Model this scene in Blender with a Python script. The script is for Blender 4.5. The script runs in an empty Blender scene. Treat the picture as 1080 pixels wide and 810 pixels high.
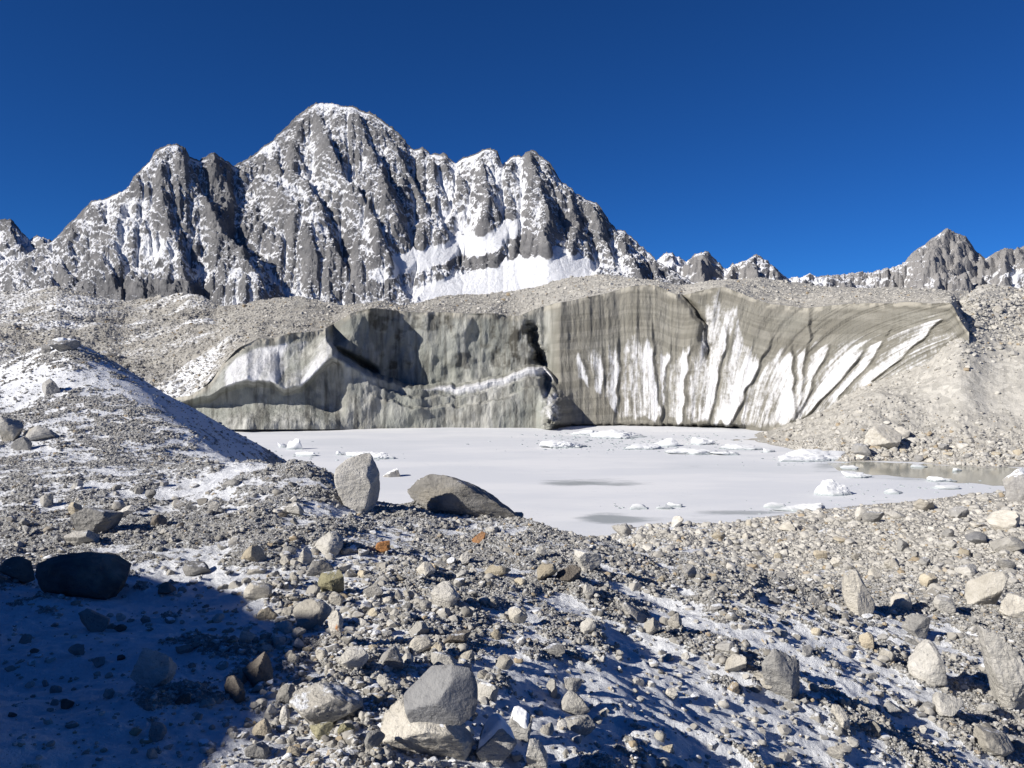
import bpy, math, random
import numpy as np

# ---------------------------------------------------------------- camera, sky, sun
HC, FPX, PITCH = 12.0, 848.0, math.atan(35 / 848.0)
SUN_EL, SUN_BEHIND = math.radians(28), math.radians(28)
scene = bpy.context.scene
cam_d = bpy.data.cameras.new('camera')
cam = bpy.data.objects.new('camera', cam_d)
scene.collection.objects.link(cam)
cam.location = (0, 0, HC)
cam.rotation_euler = (math.pi / 2 - PITCH, 0, 0)
cam_d.sensor_width = 36
cam_d.lens = 36 * FPX / 1080
cam_d.clip_start, cam_d.clip_end = 0.1, 60000
scene.camera = cam

world = bpy.data.worlds.new('World')
scene.world = world
world.use_nodes = True
wn, wl = world.node_tree.nodes, world.node_tree.links
bg = wn['Background']
sky = wn.new('ShaderNodeTexSky')
sky.sky_type = 'NISHITA'
sky.sun_disc = False
TO_SUN = (-math.cos(SUN_EL) * math.cos(SUN_BEHIND), -math.cos(SUN_EL) * math.sin(SUN_BEHIND), math.sin(SUN_EL))
sky.sun_elevation = SUN_EL
sky.sun_rotation = math.atan2(TO_SUN[0], TO_SUN[1])
sky.altitude = 4800
sky.air_density = 1.0
sky.dust_density = 0.0
sky.ozone_density = 4.0
tint = wn.new('ShaderNodeMix')              # thin air at 4,800 m: a deeper blue than the model gives
tint.data_type, tint.blend_type = 'RGBA', 'MULTIPLY'
tint.inputs[0].default_value = 1.0
tint.inputs[7].default_value = (0.17, 0.56, 1.04, 1)
wl.new(sky.outputs[0], tint.inputs[6])
wl.new(tint.outputs[2], bg.inputs[0])
bg.inputs[1].default_value = 0.06

sun_d = bpy.data.lights.new('sun', 'SUN')
sun_d.energy = 5.0
sun_d.angle = math.radians(0.53)
sun_d.color = (1.0, 0.95, 0.87)
sun = bpy.data.objects.new('sun', sun_d)
scene.collection.objects.link(sun)
import mathutils
sun.rotation_euler = mathutils.Vector(TO_SUN).to_track_quat('Z', 'Y').to_euler()

scene.view_settings.view_transform = 'Standard'
scene.view_settings.look = 'None'
scene.view_settings.exposure = 0.45
scene.view_settings.gamma = 1.0
scene.cycles.max_bounces = 6
scene.cycles.diffuse_bounces = 3

# ---------------------------------------------------------------- numeric helpers
rng = np.random.default_rng(7)
random.seed(7)
CP, SP = math.cos(PITCH), math.sin(PITCH)


def P(px, py, d):
    """world point seen at (px, py) whose forward distance is d"""
    px, py, d = np.broadcast_arrays(np.asarray(px, float), np.asarray(py, float), np.asarray(d, float))
    v = (405 - py) / FPX
    ry, rz = CP + SP * v, -SP + CP * v
    k = d / ry
    return np.stack([(px - 540) / FPX * k, d, HC + rz * k], -1)


def py_of(d, z):
    s = (np.asarray(z, float) - HC) / d
    return 405 - FPX * (s * CP + SP) / (CP - s * SP)


def px_of(x, y, z):
    f = y * CP - (z - HC) * SP
    return 540 + FPX * x / f


def d_lake(py):
    v = (405 - np.asarray(py, float)) / FPX
    return -HC * (CP + SP * v) / (CP * v - SP)


def _hash(ix, iy, iz):
    with np.errstate(over='ignore'):
        h = (ix.astype(np.uint32) * np.uint32(374761393) + iy.astype(np.uint32) * np.uint32(668265263)
             + iz.astype(np.uint32) * np.uint32(2147483647 - 40503))
        h = (h ^ (h >> np.uint32(13))) * np.uint32(1274126177)
        h = (h ^ (h >> np.uint32(15))) * np.uint32(2246822519)
        h = h ^ (h >> np.uint32(16))
    return h.astype(np.float32) * np.float32(2.0 / 4294967295.0) - np.float32(1)


def noise(x, y, z=0.0):
    x, y, z = np.broadcast_arrays(np.asarray(x, np.float32), np.asarray(y, np.float32), np.asarray(z, np.float32))
    fx, fy, fz = np.floor(x), np.floor(y), np.floor(z)
    ix, iy, iz = fx.astype(np.int64), fy.astype(np.int64), fz.astype(np.int64)
    flat = bool(np.all(z == z.flat[0])) and float(z.flat[0]) == math.floor(float(z.flat[0]))
    u, v, w = x - fx, y - fy, z - fz
    u = u * u * u * (u * (u * 6 - 15) + 10)
    v = v * v * v * (v * (v * 6 - 15) + 10)

    def layer(k):
        a = _hash(ix, iy, iz + k)
        b = _hash(ix + 1, iy, iz + k)
        c = _hash(ix, iy + 1, iz + k)
        e = _hash(ix + 1, iy + 1, iz + k)
        return (a + (b - a) * u) * (1 - v) + (c + (e - c) * u) * v
    l0 = layer(0)
    if flat:
        return l0
    w = w * w * w * (w * (w * 6 - 15) + 10)
    return l0 + (layer(1) - l0) * w


def fbm(x, y, z=0.0, octv=5, gain=0.5, lac=2.03, ridged=False):
    x, y, z = np.asarray(x, np.float32), np.asarray(y, np.float32), np.asarray(z, np.float32)
    out, a, tot = 0, 1.0, 0
    for o in range(octv):
        n = noise(x + 17.3 * o, y - 9.1 * o, z + (5 * o if z.ndim == 0 else 5.7 * o))
        if ridged:
            n = 1 - 2 * np.abs(n)
        out = out + a * n
        tot += a
        a *= gain
        x, y, z = x * lac, y * lac, (z * lac if z.ndim else z)
    return out / tot


def tps(pts):
    """thin plate fit of (px, d, py)"""
    A = np.array(pts, float)
    U = np.stack([A[:, 0] / 260, np.log(A[:, 1]) * 1.15], -1)

    def ker(r2):
        return 0.5 * r2 * np.log(r2 + 1e-9)
    n = len(A)
    K = ker(((U[:, None] - U[None]) ** 2).sum(-1)) + np.eye(n) * 2e-3
    Q = np.concatenate([np.ones((n, 1)), U], 1)
    M = np.block([[K, Q], [Q.T, np.zeros((3, 3))]])
    sol = np.linalg.solve(M, np.concatenate([A[:, 2], np.zeros(3)]))

    def f(px, d):
        u = np.stack([np.asarray(px, float).ravel() / 260, np.log(np.asarray(d, float).ravel()) * 1.15], -1)
        r = np.empty(len(u))
        for i in range(0, len(u), 60000):
            q = u[i:i + 60000]
            r2 = ((q[:, None] - U[None]) ** 2).sum(-1)
            r[i:i + 60000] = ker(r2) @ sol[:n] + sol[n] + q @ sol[n + 1:]
        return r.reshape(np.shape(px))
    return f


def sstep(a, b, x):
    t = np.clip((x - a) / (b - a), 0, 1)
    return t * t * (3 - 2 * t)


def blur_idw(tab, px, py, power=3.0, sx=1.0, sy=0.75):
    num, den = 0, 1e-9
    for (a, b, v) in tab:
        r2 = ((px - a) * sx) ** 2 + ((py - b) / sy) ** 2 + 60
        w = r2 ** (-power / 2)
        num = num + w * v
        den = den + w
    return num / den


def uniformize(a):
    """rank transform to 0..1"""
    flat = a.ravel()
    q = np.quantile(flat[:: max(1, flat.size // 40000)], np.linspace(0, 1, 257))
    return np.interp(a, q, np.linspace(0, 1, 257))


def link(o, parent=None):
    scene.collection.objects.link(o)
    if parent is not None:
        o.parent = parent
    return o


def mesh_np(name, V, Fq, mat, attrs=None, smooth=True, tris=False):
    me = bpy.data.meshes.new(name)
    V = np.ascontiguousarray(V, np.float32).reshape(-1, 3)
    Fq = np.ascontiguousarray(Fq, np.int32)
    n = Fq.shape[1]
    me.vertices.add(len(V))
    me.vertices.foreach_set('co', V.ravel())
    me.loops.add(Fq.size)
    me.loops.foreach_set('vertex_index', Fq.ravel())
    me.polygons.add(len(Fq))
    me.polygons.foreach_set('loop_start', np.arange(0, Fq.size, n, dtype=np.int32))
    me.polygons.foreach_set('use_smooth', np.full(len(Fq), bool(smooth)))
    me.update(calc_edges=True)
    if attrs:
        for k, a in attrs.items():
            at = me.attributes.new(k, 'FLOAT', 'POINT')
            at.data.foreach_set('value', np.ascontiguousarray(a, np.float32).ravel())
    me.materials.append(mat)
    return me


def grid_faces(nr, nc):
    i = np.arange(nr - 1)[:, None] * nc + np.arange(nc - 1)[None]
    return np.stack([i, i + 1, i + nc + 1, i + nc], -1).reshape(-1, 4)


def grid_obj(name, G, mat, attrs=None, flip=False):
    nr, nc = G.shape[:2]
    Fq = grid_faces(nr, nc)
    if flip:
        Fq = Fq[:, ::-1]
    return link(bpy.data.objects.new(name, mesh_np(name, G, Fq, mat, attrs)))


def grid_normals(G):
    du = np.gradient(G, axis=1)
    dv = np.gradient(G, axis=0)
    n = np.cross(du, dv)
    n /= np.linalg.norm(n, axis=-1, keepdims=True) + 1e-12
    return n


def tag(o, label=None, cat=None, group=None, kind=None):
    for k, v in (('label', label), ('category', cat), ('group', group), ('kind', kind)):
        if v:
            o[k] = v
    return o


# ---------------------------------------------------------------- materials
class NT:
    def __init__(self, name):
        self.m = bpy.data.materials.new(name)
        self.m.use_nodes = True
        self.t = self.m.node_tree
        self.b = self.t.nodes['Principled BSDF']
        self.b.inputs['Roughness'].default_value = 0.9
        self.b.inputs['Specular IOR Level'].default_value = 0.15

    def n(self, kind, **kw):
        nd = self.t.nodes.new(kind)
        for k, v in kw.items():
            setattr(nd, k, v)
        return nd

    def put(self, sock, v):
        if isinstance(v, (int, float, tuple)):
            sock.default_value = v
        else:
            self.t.links.new(v, sock)

    def attr(self, name):
        return self.n('ShaderNodeAttribute', attribute_name=name).outputs['Fac']

    def obj(self):
        return self.n('ShaderNodeTexCoord').outputs['Object']

    def noise(self, vec, scale, detail=4, rough=0.6):
        nd = self.n('ShaderNodeTexNoise')
        self.put(nd.inputs['Vector'], vec)
        nd.inputs['Scale'].default_value = scale
        nd.inputs['Detail'].default_value = detail
        nd.inputs['Roughness'].default_value = rough
        return nd.outputs['Fac']

    def voro(self, vec, scale, out='Color'):
        nd = self.n('ShaderNodeTexVoronoi')
        self.put(nd.inputs['Vector'], vec)
        nd.inputs['Scale'].default_value = scale
        return nd.outputs[out]

    def mapping(self, vec, scale, rot=(0, 0, 0)):
        nd = self.n('ShaderNodeMapping')
        self.put(nd.inputs['Vector'], vec)
        nd.inputs['Scale'].default_value = scale
        nd.inputs['Rotation'].default_value = rot
        return nd.outputs[0]

    def math(self, op, a, b=0.0, clamp=False):
        nd = self.n('ShaderNodeMath', operation=op, use_clamp=clamp)
        self.put(nd.inputs[0], a)
        self.put(nd.inputs[1], b)
        return nd.outputs[0]

    def rng(self, v, a, b, c=0.0, d=1.0):
        nd = self.n('ShaderNodeMapRange')
        nd.interpolation_type = 'SMOOTHSTEP'
        self.put(nd.inputs[0], v)
        for i, q in enumerate((a, b, c, d)):
            nd.inputs[i + 1].default_value = q
        return nd.outputs[0]

    def mix(self, f, a, b, mode='MIX'):
        nd = self.n('ShaderNodeMix', data_type='RGBA', blend_type=mode)
        self.put(nd.inputs[0], f)
        for s, v in ((nd.inputs[6], a), (nd.inputs[7], b)):
            self.put(s, v + (1.0,) if isinstance(v, tuple) and len(v) == 3 else v)
        return nd.outputs[2]

    def bump(self, h, strength, dist):
        nd = self.n('ShaderNodeBump')
        nd.inputs['Strength'].default_value = strength
        nd.inputs['Distance'].default_value = dist
        self.put(nd.inputs['Height'], h)
        self.t.links.new(nd.outputs[0], self.b.inputs['Normal'])

    def color(self, c):
        self.put(self.b.inputs['Base Color'], c)
        return self.m


SNOW = (0.74, 0.755, 0.78)


def mat_ground():
    t = NT('moraine gravel and snow')
    o = t.obj()
    dark = t.mix(t.noise(o, 1.3, 5), (0.21, 0.203, 0.19), (0.36, 0.348, 0.322))
    pale = t.mix(t.noise(o, 0.9, 5), (0.36, 0.343, 0.305), (0.50, 0.482, 0.44))
    c = t.mix(t.attr('tone'), dark, pale)
    g = t.math('MULTIPLY_ADD', t.voro(o, 26.0), 0.5)
    t.t.nodes[-1].inputs[2].default_value = 0.72
    c = t.mix(0.8, c, g, 'MULTIPLY')
    sn = t.math('ADD', t.attr('snow'), t.math('MULTIPLY', t.math('SUBTRACT', t.noise(o, 9.0, 5, .7), 0.5), 0.9))
    f = t.rng(sn, 0.42, 0.62)
    dust = t.rng(t.math('ADD', t.noise(o, 30.0, 5, .75), t.math('MULTIPLY', t.noise(o, 2.2, 4), .25)), .61, .70, 0, .85)
    f = t.math('MAXIMUM', f, t.math('MULTIPLY', dust, t.math('SUBTRACT', 1.0, t.attr('tone'), True)))
    t.bump(t.math('ADD', t.noise(o, 16.0, 6, 0.75), t.math('MULTIPLY', t.voro(o, 22.0, 'Distance'), t.math('SUBTRACT', 1.0, f))), 0.8, 0.07)
    return t.color(t.mix(f, c, SNOW))


def mat_far_moraine():
    t = NT('far moraine debris')
    o = t.obj()
    c = t.mix(t.noise(o, 0.07, 6, .65), (0.225, 0.212, 0.19), (0.36, 0.345, 0.31))
    c = t.mix(t.attr('tone'), c, (0.45, 0.432, 0.39))
    g = t.math('MULTIPLY_ADD', t.voro(o, 1.6), 0.6)
    t.t.nodes[-1].inputs[2].default_value = 0.68
    c = t.mix(0.75, c, g, 'MULTIPLY')
    sn = t.math('ADD', t.attr('snow'), t.math('MULTIPLY', t.math('SUBTRACT', t.noise(o, 0.8, 6, .7), 0.5), 1.0))
    f = t.rng(sn, 0.4, 0.7)
    t.bump(t.noise(o, 1.8, 6, 0.7), 0.6, 0.35)
    return t.color(t.mix(f, c, SNOW))


def mat_mountain():
    t = NT('mountain rock and snow')
    o = t.obj()
    n1 = t.noise(t.mapping(o, (1, 1, 2.2)), 0.006, 7, .65)
    c = t.mix(t.rng(n1, .3, .7), (0.098, 0.10, 0.107), (0.265, 0.26, 0.26))
    n2 = t.noise(t.mapping(o, (1, 1, 0.5)), 0.03, 6, .7)
    c = t.mix(t.rng(n2, .3, .75), c, (0.17, 0.168, 0.172))
    c = t.mix(t.attr('pale'), c, (0.34, 0.325, 0.31))  # distance haze on the far peaks, painted in as paler rock
    sn = t.math('ADD', t.attr('snow'), t.math('MULTIPLY', t.math('SUBTRACT', t.noise(t.mapping(o, (1, 1, 1.5)), 0.04, 8, .75), 0.5), .8))
    f = t.rng(sn, 0.34, 0.66)
    t.bump(t.noise(o, 0.05, 8, 0.75), 1.0, 16.0)
    return t.color(t.mix(f, c, (0.80, 0.81, 0.84)))


def mat_cliff():
    t = NT('dirty glacier ice')
    o = t.obj()
    streak = t.noise(t.mapping(o, (1, 1, 0.12)), 0.9, 6, .65)
    soft = t.noise(t.mapping(o, (1, 1, 0.35)), 0.14, 5, .6)
    ice = t.mix(t.rng(streak, .3, .7), (0.16, 0.16, 0.145), (0.52, 0.515, 0.475))
    ice = t.mix(t.rng(soft, .35, .65), ice, (0.27, 0.28, 0.25))
    dirt = t.mix(t.rng(streak, .1, .9), (0.20, 0.19, 0.16), (0.275, 0.262, 0.228))
    dirt = t.mix(t.rng(t.attr('band'), .35, .75, 0, .6), dirt, (0.15, 0.142, 0.118))
    c = t.mix(t.attr('dirt'), ice, dirt)
    c = t.mix(t.attr('grit'), c, (0.42, 0.395, 0.335))
    c = t.mix(t.attr('stain_dark'), c, (0.07, 0.066, 0.055))
    sn = t.math('ADD', t.attr('snow'), t.math('MULTIPLY', t.math('SUBTRACT', t.noise(o, 1.6, 6, .75), 0.5), 0.7))
    f = t.rng(sn, 0.28, 0.85)
    c = t.mix(f, c, (0.64, 0.64, 0.65))
    t.put(t.b.inputs['Roughness'], t.mix(t.attr('dirt'), (0.45,) * 3, (0.85,) * 3))
    t.bump(t.noise(t.mapping(o, (1, 1, .5)), 1.3, 8, 0.72), 0.7, 0.6)
    return t.color(c)


def mat_lake():
    t = NT('frozen lake ice')
    o = t.obj()
    st = t.mapping(o, (0.35, 1.0, 1.0))
    n = t.noise(st, 0.11, 6, .6)
    c = t.mix(t.rng(n, .42, .62), (0.68, 0.695, 0.72), (0.76, 0.765, 0.775))
    w = t.math('ADD', t.attr('wet'), t.math('MULTIPLY', t.math('SUBTRACT', t.noise(st, 0.35, 7, .7), 0.5), 1.3))
    f = t.rng(w, 0.4, 0.75)
    vd = t.n('ShaderNodeTexVoronoi', feature='DISTANCE_TO_EDGE')
    wv_ = t.n('ShaderNodeVectorMath', operation='ADD')
    t.put(wv_.inputs[0], t.mapping(o, (.05, .11, 0)))
    nz = t.n('ShaderNodeTexNoise')
    t.put(nz.inputs['Vector'], o)
    nz.inputs['Scale'].default_value = .25
    t.put(wv_.inputs[1], nz.outputs['Color'])
    t.put(vd.inputs['Vector'], wv_.outputs[0])
    crack = t.rng(vd.outputs['Distance'], .0, .012, .4, 0)
    c = t.mix(t.math('MULTIPLY', crack, t.rng(t.noise(o, .08, 3), .48, .6)), c, (0.45, 0.48, 0.51))
    c = t.mix(t.rng(t.noise(st, .035, 5, .65), .53, .63, 0, .5), c, (0.60, 0.625, 0.65))
    c = t.mix(f, c, (0.36, 0.385, 0.395))
    t.put(t.b.inputs['Roughness'], t.mix(f, (0.75,) * 3, (0.3,) * 3))
    t.bump(t.noise(o, 3.0, 5, .6), 0.12, 0.03)
    return t.color(c)


def mat_water():
    t = NT('silty open water')
    t.b.inputs['Roughness'].default_value = 0.12
    t.b.inputs['Specular IOR Level'].default_value = 0.5
    t.bump(t.noise(t.obj(), 2.0, 4, .5), 0.05, 0.05)
    return t.color((0.33, 0.33, 0.28, 1))


def mat_rock(name, a, b, snow=0.0, spot=None, rough=1.0, lines=0.0):
    t = NT(name)
    tc = t.n('ShaderNodeTexCoord')
    geo = t.n('ShaderNodeNewGeometry')
    oi = t.n('ShaderNodeObjectInfo')
    sh = t.n('ShaderNodeVectorMath', operation='ADD')
    t.put(sh.inputs[0], geo.outputs['Position'])
    t.put(sh.inputs[1], oi.outputs['Random'])
    o = sh.outputs[0]
    n = t.noise(o, 3.5, 6, .62)
    c = t.mix(t.rng(n, .3, .7), a, b)
    fine = t.noise(o, 34.0, 4, .7)
    c = t.mix(t.rng(fine, .56, .8), c, tuple(x * .45 for x in a))
    big = t.noise(o, 1.1, 4, .6)
    c = t.mix(t.rng(big, .52, .72, 0, .55), c, (0.36, 0.325, 0.26))
    if spot:
        c = t.mix(t.rng(t.noise(o, 5.0, 3), .58, .64), c, spot)
    v = t.math('MULTIPLY_ADD', oi.outputs['Random'], 0.45)
    t.t.nodes[-1].inputs[2].default_value = 0.78
    c = t.mix(1.0, c, v, 'MULTIPLY')
    if snow > 0:
        sp = t.n('ShaderNodeSeparateXYZ')
        t.put(sp.inputs[0], geo.outputs['Normal'])
        s = t.math('ADD', sp.outputs[2], t.math('MULTIPLY', t.math('SUBTRACT', t.noise(o, 8.0, 5, .7), 0.5), 1.3))
        f = t.rng(s, 1.08 - snow, 1.22 - snow)
        c = t.mix(f, c, SNOW)
    h = t.math('ADD', t.noise(o, 14.0, 6, .7), t.math('MULTIPLY', t.noise(t.mapping(o, (1, 1, 4), (.4, .3, 0)), 3.0, 4, .6), 1.0 + lines))
    t.bump(h, 0.85 * rough, 0.06)
    return t.color(c)


def mat_pebbles(name, lo, hi, snow=0.0):
    t = NT(name)
    geo = t.n('ShaderNodeNewGeometry')
    c = t.mix(t.attr('tone'), lo, hi)
    c = t.mix(t.rng(t.attr('hue'), .94, .97), c, (0.33, 0.27, 0.19))
    c = t.mix(t.rng(t.noise(geo.outputs['Position'], 22.0, 4, .7), .5, .75, 0, .5), c, (0.12, 0.11, 0.10))
    if snow > 0:
        sp = t.n('ShaderNodeSeparateXYZ')
        t.put(sp.inputs[0], geo.outputs['Normal'])
        s = t.math('ADD', sp.outputs[2], t.math('MULTIPLY', t.math('SUBTRACT', t.noise(geo.outputs['Position'], 6.0, 4, .7), 0.5), 1.6))
        c = t.mix(t.rng(s, 1.15 - snow, 1.35 - snow), c, SNOW)
    return t.color(c)


def mat_snow(name='loose snow', col=SNOW, grit=0.0):
    t = NT(name)
    o = t.n('ShaderNodeNewGeometry').outputs['Position']
    c = t.mix(t.rng(t.noise(o, 4.0, 6, .7), .55, .75, 0, grit), col, (0.30, 0.29, 0.26))
    t.bump(t.noise(o, 9.0, 5, .6), 0.35, 0.05)
    return t.color(c)


M_GROUND, M_FAR, M_MTN, M_CLIFF = mat_ground(), mat_far_moraine(), mat_mountain(), mat_cliff()
M_LAKE, M_WATER = mat_lake(), mat_water()
M_SNOW = mat_snow()
M_FLOE = mat_snow('snowy floe ice', (0.74, 0.75, 0.76), 0.35)
_t = M_FLOE.node_tree
_b = _t.nodes['Principled BSDF']
_src = _b.inputs['Base Color'].links[0].from_socket
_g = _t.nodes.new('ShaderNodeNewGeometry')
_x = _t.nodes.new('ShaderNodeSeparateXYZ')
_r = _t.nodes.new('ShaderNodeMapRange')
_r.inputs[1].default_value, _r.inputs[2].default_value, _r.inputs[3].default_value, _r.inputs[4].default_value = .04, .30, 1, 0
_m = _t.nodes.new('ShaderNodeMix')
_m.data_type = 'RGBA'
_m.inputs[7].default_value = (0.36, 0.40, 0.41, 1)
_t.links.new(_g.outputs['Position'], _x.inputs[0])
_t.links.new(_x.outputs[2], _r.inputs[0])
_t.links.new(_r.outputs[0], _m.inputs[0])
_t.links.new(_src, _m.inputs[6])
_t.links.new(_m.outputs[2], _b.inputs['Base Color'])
M_R = {
    'pale grey': mat_rock('pale grey rock', (0.40, 0.385, 0.35), (0.55, 0.53, 0.49), .12),
    'cream': mat_rock('cream rock', (0.40, 0.375, 0.325), (0.56, 0.53, 0.47), .10),
    'grey': mat_rock('grey rock', (0.25, 0.245, 0.235), (0.37, 0.36, 0.34), .12),
    'slate grey': mat_rock('slate rock', (0.19, 0.19, 0.195), (0.27, 0.27, 0.27), .0, rough=.6),
    'dark brown': mat_rock('dark brown rock', (0.12, 0.105, 0.09), (0.22, 0.195, 0.165), .10),
    'brown grey': mat_rock('brown grey rock', (0.24, 0.23, 0.21), (0.37, 0.355, 0.33), .12),
    'dark': mat_rock('dark rock', (0.075, 0.07, 0.062), (0.13, 0.12, 0.11), .0),
    'olive': mat_rock('olive rock', (0.24, 0.225, 0.14), (0.36, 0.335, 0.22), .10),
    'rust orange': mat_rock('orange rock', (0.36, 0.16, 0.06), (0.48, 0.25, 0.11), .0),
    'tan': mat_rock('tan rock', (0.38, 0.33, 0.25), (0.50, 0.45, 0.35), .10),
    'spotted': mat_rock('rust spotted rock', (0.42, 0.40, 0.36), (0.55, 0.52, 0.47), .05, spot=(0.45, 0.2, 0.07)),
    'snowy': mat_rock('snow dusted rock', (0.27, 0.26, 0.25), (0.38, 0.37, 0.35), .55),
}

# ---------------------------------------------------------------- near ground (moraine the camera stands on, right shore, left mound)
Z = lambda px, d, z: (px, d, float(py_of(d, z)))
NEAR = [
    Z(-260, 1.3, 10.4), Z(200, 1.3, 10.3), Z(540, 1.3, 10.2), Z(900, 1.3, 9.9), Z(1340, 1.3, 9.5),
    Z(-260, 2.2, 10.4), Z(540, 2.4, 10.15), Z(1340, 2.4, 9.1),
    (-260, 3.4, 800), (0, 3.4, 810), (270, 3.5, 810), (540, 3.9, 810), (800, 6.0, 810), (1080, 8.6, 810), (1340, 10.5, 810),
    (-260, 5.3, 695), (0, 5.3, 700), (300, 5.3, 700), (540, 5.9, 700), (800, 8.2, 700), (1080, 11.2, 700), (1340, 13.2, 700),
    (-260, 8, 615), (0, 8, 620), (300, 7.9, 620), (540, 9, 620), (700, 10.4, 630), (850, 13, 628), (960, 14.5, 632), (1080, 16.5, 625), (1340, 19, 620),
    (0, 13, 540), (200, 13, 540), (-260, 12, 550), (380, 13.2, 545), (500, 12.8, 566), (600, 11.5, 585),
    # crest
    (-260, 18, 500), (0, 17.5, 498), (100, 17.5, 492), (200, 17.5, 490), (260, 17.5, 488), (300, 17, 487), (322, 16.8, 484), (343, 16.5, 493), (360, 16.3, 507),
    (380, 16, 521), (440, 15.6, 532), (500, 15.2, 541), (550, 14.6, 547), (600, 13.8, 562), (660, 13, 580), (750, 12.6, 597),
    # behind the crest
    (300, 21, 520), (335, 20.5, 530), Z(300, 28, 4.8), (380, 20, 545), Z(380, 28, 4), Z(380, 42, -.8), (440, 20, 560), Z(440, 28, 3.2), Z(440, 40, -.8),
    (550, 19, 578), Z(550, 27, 2), Z(550, 38, -.8), (600, 18, 592), Z(600, 28, 2.3), Z(600, 44, -.2), Z(600, 55, -1.2),
    (660, 18, 594), (660, 30, 579), (660, 42, 568), Z(660, 53, .1), Z(660, 62, -.9),
    (750, 16, 602), (750, 24, 590), (750, 36, 571), Z(750, 55, 0.05), Z(750, 66, -.9),
    (850, 20, 607), (850, 30, 580), (850, 45, 557), Z(850, 59, .1), Z(850, 70, -.9),
    (960, 25, 584), (960, 40, 554), Z(960, 62, .15), Z(960, 74, -.8),
    (1080, 28, 566), (1080, 45, 541), Z(1080, 66, .35), Z(1080, 76, -.6),
    (1340, 30, 566), (1340, 50, 536), Z(1340, 72, .2),
    # ground left of the lake and the mound
    (0, 22, 494), (100, 22, 492), (200, 23, 494), (-260, 30, 470),
    (0, 28, 471), (50, 28, 469), (100, 27, 476), (150, 27, 481), (200, 27, 487), (0, 32, 445), (60, 32, 445), (110, 33, 441),
    (70, 43, 364), (115, 40, 394), (133, 38, 410), (142, 35.5, 428), (165, 33.5, 446), (200, 31.5, 464), (232, 30, 481), (262, 28, 495),
    (220, 38, 459), (250, 36, 484), (180, 42, 425), (150, 42, 404), (240, 42, 464.5), (270, 42, 484), (165, 38, 423), (200, 38, 446.6), (0, 37, 416), (60, 37, 408), (30, 42, 382), (0, 43, 391), (-100, 43, 405), (-260, 45, 420),
    (110, 44.5, 377), (150, 45.5, 400), (200, 48, 428), (234, 50, 449), (270, 52, 469), (300, 54, 487), (322, 55, 503),
    Z(70, 50, 11), Z(70, 65, 7), Z(0, 52, 10), Z(0, 72, 6), Z(-260, 72, 7), Z(150, 53, 8.6), Z(150, 64, 5), Z(150, 76, 2),
    Z(234, 57, 4.6), Z(234, 65, 1.5), Z(300, 60, 1.8), Z(300, 66, -.6), Z(345, 60, -.8), Z(300, 76, -1.2), Z(450, 76, -1.3),
]
nearF = tps(NEAR)
NPX = np.linspace(-260, 1340, 1000)
ND = np.exp(np.linspace(math.log(1.3), math.log(76), 1150))
cpx = np.linspace(-260, 1340, 130)
cd = np.exp(np.linspace(math.log(1.3), math.log(76), 220))
Fc = nearF(*np.meshgrid(cpx, cd))


def bilin(Fc, xs, ys, x, y):
    i = np.clip(np.searchsorted(xs, x) - 1, 0, len(xs) - 2)
    j = np.clip(np.searchsorted(ys, y) - 1, 0, len(ys) - 2)
    u = (x - xs[i]) / (xs[i + 1] - xs[i])
    v = (y - ys[j]) / (ys[j + 1] - ys[j])
    return (Fc[j, i] * (1 - u) + Fc[j, i + 1] * u) * (1 - v) + (Fc[j + 1, i] * (1 - u) + Fc[j + 1, i + 1] * u) * v


PXg, Dg = np.meshgrid(NPX, ND)
PYg = bilin(Fc, cpx, cd, PXg, Dg)
NG = P(PXg, PYg, Dg)
X, Y = NG[..., 0], NG[..., 1]
SNOWTAB = [
    (0, 520, .22), (100, 520, .15), (200, 520, .15), (300, 510, .12), (60, 580, .32), (150, 565, .32), (220, 560, .28), (330, 560, .3),
    (50, 700, .9), (150, 690, .8), (100, 790, 1.0), (230, 640, .8), (260, 700, .62), (20, 635, .7), (20, 790, 1.0), (200, 790, .78), (100, 660, .85),
    (330, 640, .4), (380, 620, .4), (400, 680, .38), (330, 700, .6), (450, 650, .35), (300, 790, .6), (380, 790, .7),
    (450, 600, .1), (520, 580, .1), (560, 620, .22), (500, 660, .25), (580, 560, .08), (600, 650, .4), (550, 700, .4), (440, 550, .1),
    (560, 760, .72), (640, 720, .75), (640, 790, .7), (700, 620, .4), (740, 605, .15), (700, 680, .65), (760, 760, .7), (800, 680, .6),
    (850, 740, .75), (900, 790, .75), (850, 660, .6), (900, 690, .65), (960, 740, .62), (1000, 800, .6), (1040, 740, .3), (1060, 640, .05),
    (1000, 650, .15), (950, 620, .08), (900, 600, .05), (850, 590, .1), (800, 580, .15), (720, 570, .35), (660, 565, .42), (1000, 560, .02), (1080, 560, .02),
    (20, 410, .62), (100, 395, .6), (60, 430, .5), (110, 440, .35), (50, 475, .45), (130, 470, .35), (200, 482, .3),
    (150, 412, .78), (200, 452, .82), (250, 475, .82), (90, 375, .6),
]
cover = bilin(np.asarray(blur_idw(SNOWTAB, *np.meshgrid(np.linspace(-260, 1340, 160), np.linspace(340, 900, 70)))),
              np.linspace(-260, 1340, 160), np.linspace(340, 900, 70), PXg, np.clip(PYg, 341, 899))
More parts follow.
